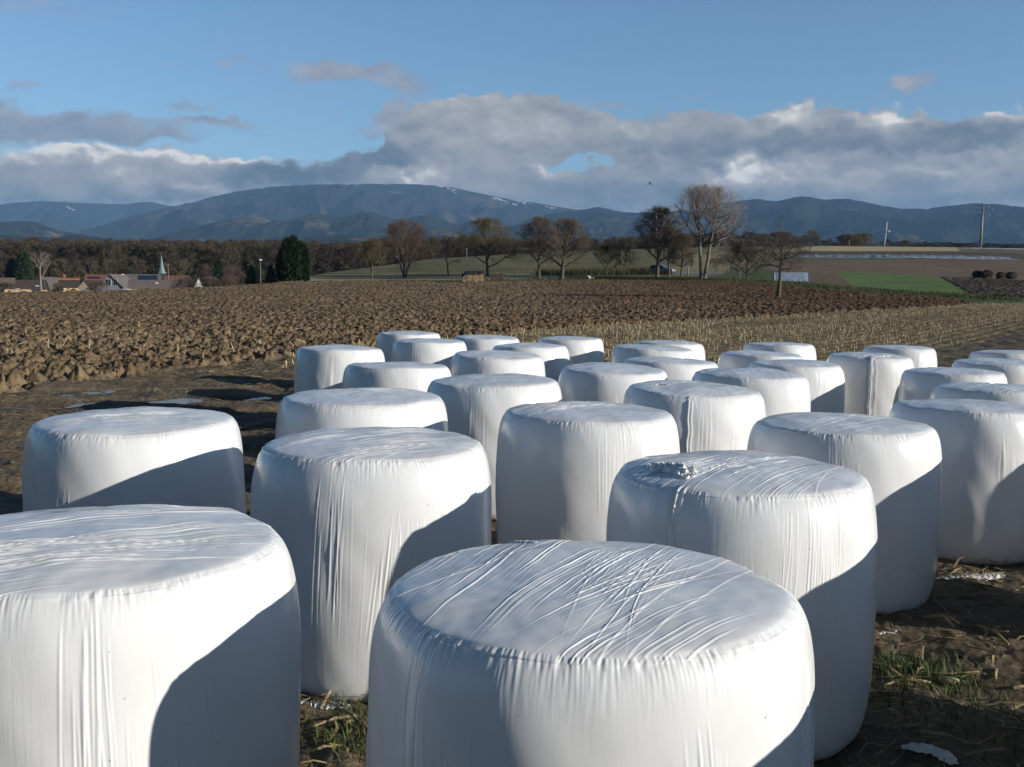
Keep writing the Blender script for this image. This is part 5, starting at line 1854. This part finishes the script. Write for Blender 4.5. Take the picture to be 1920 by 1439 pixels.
CLOTH = plain_mat('dark_clothes', (0.030, 0.034, 0.05), .9, .1)
SKIN = plain_mat('skin', (.45, .28, .2), .6, .3, var=.05)
skin_body('body', [((0, 0, .95), .15), ((0, 0, 1.2), .16), ((0, 0, 1.42), .15), ((0, 0, 1.53), .06), ((0, 0, 1.63), .095), ((0, 0, 1.73), .09),
                   ((-.20, 0, 1.40), .065), ((-.26, .08, 1.12), .05), ((-.24, -.02, .86), .04), ((.20, 0, 1.40), .065), ((.27, -.08, 1.12), .05), ((.26, -.14, .88), .04),
                   ((-.10, 0, .86), .095), ((-.13, -.12, .48), .07), ((-.12, -.04, .06), .05), ((.10, 0, .86), .095), ((.12, .12, .48), .07), ((.12, .28, .08), .05)],
          [(0, 1), (1, 2), (2, 3), (3, 4), (4, 5), (2, 6), (6, 7), (7, 8), (2, 9), (9, 10), (10, 11), (0, 12), (12, 13), (13, 14), (0, 15), (15, 16), (16, 17)], CLOTH, t)
th_, ph_ = np.meshgrid(np.linspace(0, 2 * PI, 12, endpoint=False), np.linspace(.1, 1.9, 8))
V = np.stack([.115 * np.cos(th_) * np.sin(ph_), .12 * np.sin(th_) * np.sin(ph_) + .01, 1.69 + .12 * np.cos(ph_)], -1).reshape(-1, 3)
i = np.arange(7)[:, None] * 12 + np.arange(12)[None, :]
j = np.arange(7)[:, None] * 12 + (np.arange(12)[None, :] + 1) % 12
mesh_np('hair', V, np.stack([i, i + 12, j + 12, j], -1).reshape(-1, 4), plain_mat('dark_hair', (.03, .02, .015), .8), t)

# bird in the air before the cloud
B = at_dist(1219, 345, 90)
t = empty('bird', tuple(B), math.radians(35), 'small dark bird in flight against the grey cloud', 'bird')
t.scale = (.65, .65, .65)
t.rotation_euler = (math.radians(-12), math.radians(28), math.radians(35))
BIRD = plain_mat('dark_feathers', (.02, .02, .022), .8)
bb = MB()
bb.tube([(0, -.20, 0), (0, -.14, .01), (0, -.02, .0), (0, .10, 0), (0, .22, .01)], [.012, .03, .045, .03, .010], 8)
bb._add([(-.03, .18, .01), (.03, .18, .01), (.055, .34, .01), (-.055, .34, .01), (-.03, .18, 0), (.03, .18, 0), (.055, .34, 0), (-.055, .34, 0)], [(0, 1, 2, 3), (7, 6, 5, 4), (0, 4, 5, 1), (2, 6, 7, 3), (1, 5, 6, 2), (3, 7, 4, 0)])
for s in (-1, 1):
    w_ = [(s * .03, -.07, .02), (s * .22, -.11, .12), (s * .46, -.02, .07), (s * .24, .03, .11), (s * .03, .09, .02)]
    bb._add(w_ + [(x, y, z - .012) for x, y, z in w_], [(0, 1, 2, 3, 4), (9, 8, 7, 6, 5)] + [(q, q + 5, (q + 1) % 5 + 5, (q + 1) % 5) for q in range(5)])
bb.build('body', BIRD, t, True)


# ------------------------------------------------------------------ stubble, straw and grass
def scatter_in(poly, n, rng, rmin=2.0, rmax=80.0, dens_near=None):
    """world points, even over the ground, whose picture place lies in the polygon"""
    pts = []
    xs = [at(px, py) for px, py in poly]
    x0, x1 = min(p.x for p in xs), max(p.x for p in xs)
    y0, y1 = min(p.y for p in xs), max(p.y for p in xs)
    got = 0
    while got < n:
        X = rng.uniform(x0, x1, n * 3)
        Y = rng.uniform(y0, y1, n * 3)
        Z = base_height(X, Y)
        px, py, d = project(X, Y, Z)
        ok = in_poly(px, py, poly) & (d > 0) & (np.hypot(X, Y) < rmax) & (np.hypot(X, Y) > rmin)
        pts.append(np.stack([X[ok], Y[ok], Z[ok]], -1))
        got += int(ok.sum())
    return np.concatenate(pts)[:n]


rng = np.random.default_rng(5)
STRAW = plain_mat('pale_straw', (0.50, 0.40, 0.24), .8, .3, var=.4, scale=9)
STRAW2 = plain_mat('weathered_straw', (0.27, 0.21, 0.115), .85, .2, var=.45, scale=9)

# standing maize stubs in rows
ST = ZONES[1][1]
rows = []
for c in np.arange(-10, 95, 0.75):
    s = np.arange(-70, 140, 0.21)
    s = s + rng.uniform(-.06, .06, len(s))
    cc = c + rng.normal(0, .035, len(s))
    rows.append(np.stack([s * ROW_D[0] + cc * ROW_N[0], s * ROW_D[1] + cc * ROW_N[1]], -1))
R = np.concatenate(rows)
rho = np.hypot(R[:, 0], R[:, 1])
R = R[(R[:, 1] > 5) & (rho < 95) & (np.abs(R[:, 0]) < R[:, 1] * .75)]
Z = base_height(R[:, 0], R[:, 1])
px, py, d = project(R[:, 0], R[:, 1], Z)
wob = fbm(R[:, 0] / 3, R[:, 1] / 3, 5, 3)
ok = in_poly(px + wob * 2, py + wob * np.clip(120 / np.hypot(R[:, 0], R[:, 1]), .25, 5), ST)
# gaps where wheels went over the rows
track = perlin(R[:, 0] / 9, R[:, 1] / 9, 61) + .4 * np.sin((R[:, 0] * ROW_N[0] + R[:, 1] * ROW_N[1]) * 2 * PI / 6.0)
ok &= rng.uniform(0, 1, len(R)) < np.where(track < -.25, .15, .62)
R, Z = R[ok], Z[ok]
print('stubs', len(R))
Z = Z + stubble_bumps(R[:, 0], R[:, 1]) - .03
h = rng.uniform(.07, .27, len(R))
tl = rng.normal(0, .18, (len(R), 2))
p0 = np.stack([R[:, 0], R[:, 1], Z], -1)
p1 = p0 + np.stack([tl[:, 0] * h, tl[:, 1] * h, h], -1)
rad = rng.uniform(.010, .017, len(R))
V, Q = tubes(np.concatenate([p0, p1, rad[:, None], rad[:, None] * .85], 1), 4)
o = mesh_np('maize_stubble', V, Q, STRAW, smooth=False)
tag(o, 'rows of short pale maize stubs left standing on the field behind the bales', 'stubble', None, 'stuff')


def litter(P, lmin, lmax, w, upright=0.15):
    """bent strips of straw and leaf lying about"""
    n = len(P)
    az = rng.uniform(0, 2 * PI, n)
    el = np.abs(rng.normal(0, upright, n))
    L = rng.uniform(lmin, lmax, n)
    d = np.stack([np.cos(az) * np.cos(el), np.sin(az) * np.cos(el), np.sin(el)], -1)
    sd_ = np.stack([-np.sin(az), np.cos(az), rng.normal(0, .5, n)], -1)
    ww = (w * rng.uniform(.5, 1.5, n))[:, None]
    bend = rng.normal(0, .18, n)[:, None] * sd_ + np.array((0, 0, 1.0)) * rng.uniform(0, .08, n)[:, None]
    a, m_, b_ = P, P + d * (L * .5)[:, None] + bend * L[:, None] * .5, P + d * L[:, None]
    V = np.stack([a - sd_ * ww, a + sd_ * ww, m_ - sd_ * ww, m_ + sd_ * ww, b_ - sd_ * ww * .5, b_ + sd_ * ww * .5], 1).reshape(-1, 3)
    i = np.arange(n)[:, None] * 6
    Q = np.concatenate([np.concatenate([i, i + 1, i + 3, i + 2], 1), np.concatenate([i + 2, i + 3, i + 5, i + 4], 1)])
    return V, Q


def merge(parts):
    Vs, Qs, off = [], [], 0
    for V, Q in parts:
        Vs.append(V)
        Qs.append(Q + off)
        off += len(V)
    return np.concatenate(Vs), np.concatenate(Qs)


# straw on the stubble
P = scatter_in(ST[:18] + [(1920, 640), (1990, 600)], 20000, rng, 12, 80)
P[:, 2] += stubble_bumps(P[:, 0], P[:, 1]) + .01
A1 = litter(P, .08, .40, .008)
o = mesh_np('straw', *A1, STRAW2, smooth=False)
tag(o, 'loose straw and dry leaves strewn between the stubble rows', 'straw', None, 'stuff')
# straw poking out of the ploughed clods
PL = [(0, 560), (300, 552), (620, 540), (900, 540), (1400, 545), (1700, 572), (1300, 600), (1000, 619), (640, 653), (400, 688), (120, 716), (-80, 735), (-200, 700)]
P = np.concatenate([scatter_in(PL, 420, rng, 15, 110), scatter_in([(-60, 735), (120, 716), (400, 688), (640, 653), (640, 625), (-60, 625)], 380, rng, 15, 60)])
P[:, 2] += clod_bumps(P[:, 0], P[:, 1]) + .02
A2 = litter(P, .10, .36, .008, .6)
o = mesh_np('straw', *A2, STRAW, smooth=False)
tag(o, 'pale straw stalks poking out of the ploughed clods', 'straw', None, 'stuff')
# straw on the mud round the bales
MU = [(-300, 900), (-50, 740), (120, 722), (400, 694), (560, 672), (560, 800), (0, 1000), (-300, 1100)]
NR = [(1480, 1439), (1560, 1180), (1760, 1060), (1960, 1040), (2100, 1500), (1480, 1500)]
MC = [(540, 1310), (700, 1310), (700, 1480), (540, 1480)]
ED = [(250, 706), (540, 668), (560, 690), (420, 715)]
P = np.concatenate([scatter_in(MU, 900, rng, 2, 40), scatter_in(NR, 420, rng, 2, 12), scatter_in(MC, 60, rng, 2, 12), scatter_in(ED, 900, rng, 10, 40)])
P[:, 2] += mud_bumps(P[:, 0], P[:, 1]) + .012
A3 = litter(P, .06, .28, .0045, .10)
o = mesh_np('straw', *A3, STRAW2, smooth=False)
tag(o, 'bits of straw trodden into the mud round the bales', 'straw', None, 'stuff')

# grass coming up through the mud
GRASS = plain_mat('young_grass', (0.075, 0.120, 0.030), .7, .3, var=.5, scale=8)


def grass_blades(P, lmin, lmax, w):
    n = len(P)
    az = rng.uniform(0, 2 * PI, n)
    L = rng.uniform(lmin, lmax, n)
    lean = rng.uniform(.15, .9, n)
    o_ = np.stack([np.cos(az), np.sin(az), np.zeros(n)], -1)
    s_ = np.stack([-np.sin(az), np.cos(az), np.zeros(n)], -1)
    rowsV = []
    for t_, k_ in ((0, 1.0), (.35, .9), (.7, .6), (1.0, .08)):
        c = P + o_ * (L * lean * t_ ** 1.8)[:, None] + np.array((0, 0, 1.0)) * (L * (t_ - .28 * lean * t_ ** 2))[:, None]
        rowsV += [c - s_ * w * k_, c + s_ * w * k_]
    V = np.stack(rowsV, 1).reshape(-1, 3)
    i = np.arange(n)[:, None] * 8
    Q = np.concatenate([np.concatenate([i + a, i + a + 1, i + a + 3, i + a + 2], 1) for a in (0, 2, 4)])
    return V, Q


def tufts(poly, nt_, per, rng, spread=.10):
    c = scatter_in(poly, nt_, rng, 1.5, 14)
    c = np.repeat(c, per, 0)
    c[:, :2] += rng.normal(0, spread, (len(c), 2))
    c[:, 2] = base_height(c[:, 0], c[:, 1]) + mud_bumps(c[:, 0], c[:, 1]) - .01
    return c


P = np.concatenate([tufts([(1650, 1235), (1760, 1245), (1800, 1290), (1760, 1310), (1690, 1310), (1640, 1270)], 20, 24, rng, .07),
                    tufts([(1630, 1240), (1920, 1280), (1920, 1370), (1640, 1330)], 26, 8, rng, .10),
                    tufts([(600, 1335), (700, 1330), (700, 1430), (630, 1410)], 9, 18, rng, .05),
                    tufts([(555, 1335), (690, 1335), (690, 1440), (555, 1440)], 10, 7, rng, .07),
                    tufts([(1700, 1330), (1980, 1360), (1980, 1440), (1700, 1400)], 14, 8, rng, .12)])
o = mesh_np('grass', *grass_blades(P, .035, .115, .0028), GRASS, smooth=True)
tag(o, 'tufts of fresh green grass coming up through the bare mud', 'grass', None, 'stuff')

# verge grass and crop tops far off stay in the fields' materials; a rough fringe marks the boundary strip
FR = [(620, 527), (860, 529), (1100, 524), (1300, 526), (1440, 530), (1500, 540), (1650, 550), (1780, 560), (1920, 566), (1920, 560), (1800, 553), (1600, 540), (1440, 526), (1300, 521), (1100, 520), (860, 526)]
P = scatter_in(FR, 9000, rng, 60, 200)
V, Q = grass_blades(P, .15, .45, .02)
o = mesh_np('grass', V, Q, plain_mat('rough_grass', (0.085, 0.095, 0.036), .9, .1, var=.5, scale=1), smooth=True)
tag(o, 'rough grass fringe along the boundary of the ploughed field', 'grass', None, 'stuff')

P = scatter_in([(1005, 512), (1120, 511), (1255, 508), (1262, 516), (1120, 517), (1005, 517)], 5000, rng, 100, 330)
V, Q = grass_blades(P, .45, 1.3, .035)
o = mesh_np('hedge', V, Q, plain_mat('hedge_twigs', (0.075, 0.068, 0.040), .9, .1, var=.5, scale=1), smooth=True)
tag(o, 'low dark hedge along the track behind the little fruit trees', 'hedge')

# broken maize stalks lying on the dark earth
for (a, b_, r, lab) in [((1622, 1252), (1690, 1288), .011, 'thick broken maize stalk lying by the big grass tuft, pointing at the bale'),
                        ((1612, 1288), (1745, 1300), .008, 'thin dark stalk lying flat below the big grass tuft'),
                        ((1628, 1312), (1682, 1292), .007, 'short pale forked straw lying below the thick broken stalk'),
                        ((1790, 1292), (1838, 1276), .006, 'short pale straw leaning on the earth past the grass tuft'),
                        ((1832, 1192), (1890, 1226), .009, 'bent grey stalk lying in the bale shadow near the right border')]:
    A, B = at(*a), at(*b_)
    m_ = (A + B) / 2
    zz = [ground_at(p.x, p.y) + float(mud_bumps(np.array([p.x]), np.array([p.y]))[0]) + r + .012 for p in (A, B)]
    pts = [(A.x - m_.x, A.y - m_.y, zz[0] - m_.z), (0.02, .015, (zz[0] + zz[1]) / 2 - m_.z + .015), (B.x - m_.x, B.y - m_.y, zz[1] - m_.z)]
    o = MB().tube(pts, [r, r * 1.1, r * .8], 8).tube([pts[1], (pts[1][0] + .05, pts[1][1] - .06, pts[1][2] + .02)], r * .5, 6).build('maize_stalk', STRAW2, None, True)
    o.location = m_
    tag(o, lab, 'stalk')
# a pale maize cob remnant
A = at(1776, 1292)
t = MB().tube([(-.045, 0, 0), (-.03, 0, 0), (.02, .006, .003), (.055, .012, .006)], [.008, .02, .019, .006], 10).build('maize_cob', STRAW, None, True)
t.location = (A.x, A.y, A.z + float(mud_bumps(np.array([A.x]), np.array([A.y]))[0]) + .022)
t.rotation_euler = (0, 0, -.5)
tag(t, 'pale stripped maize cob on the earth beside the big grass tuft', 'maize cob')
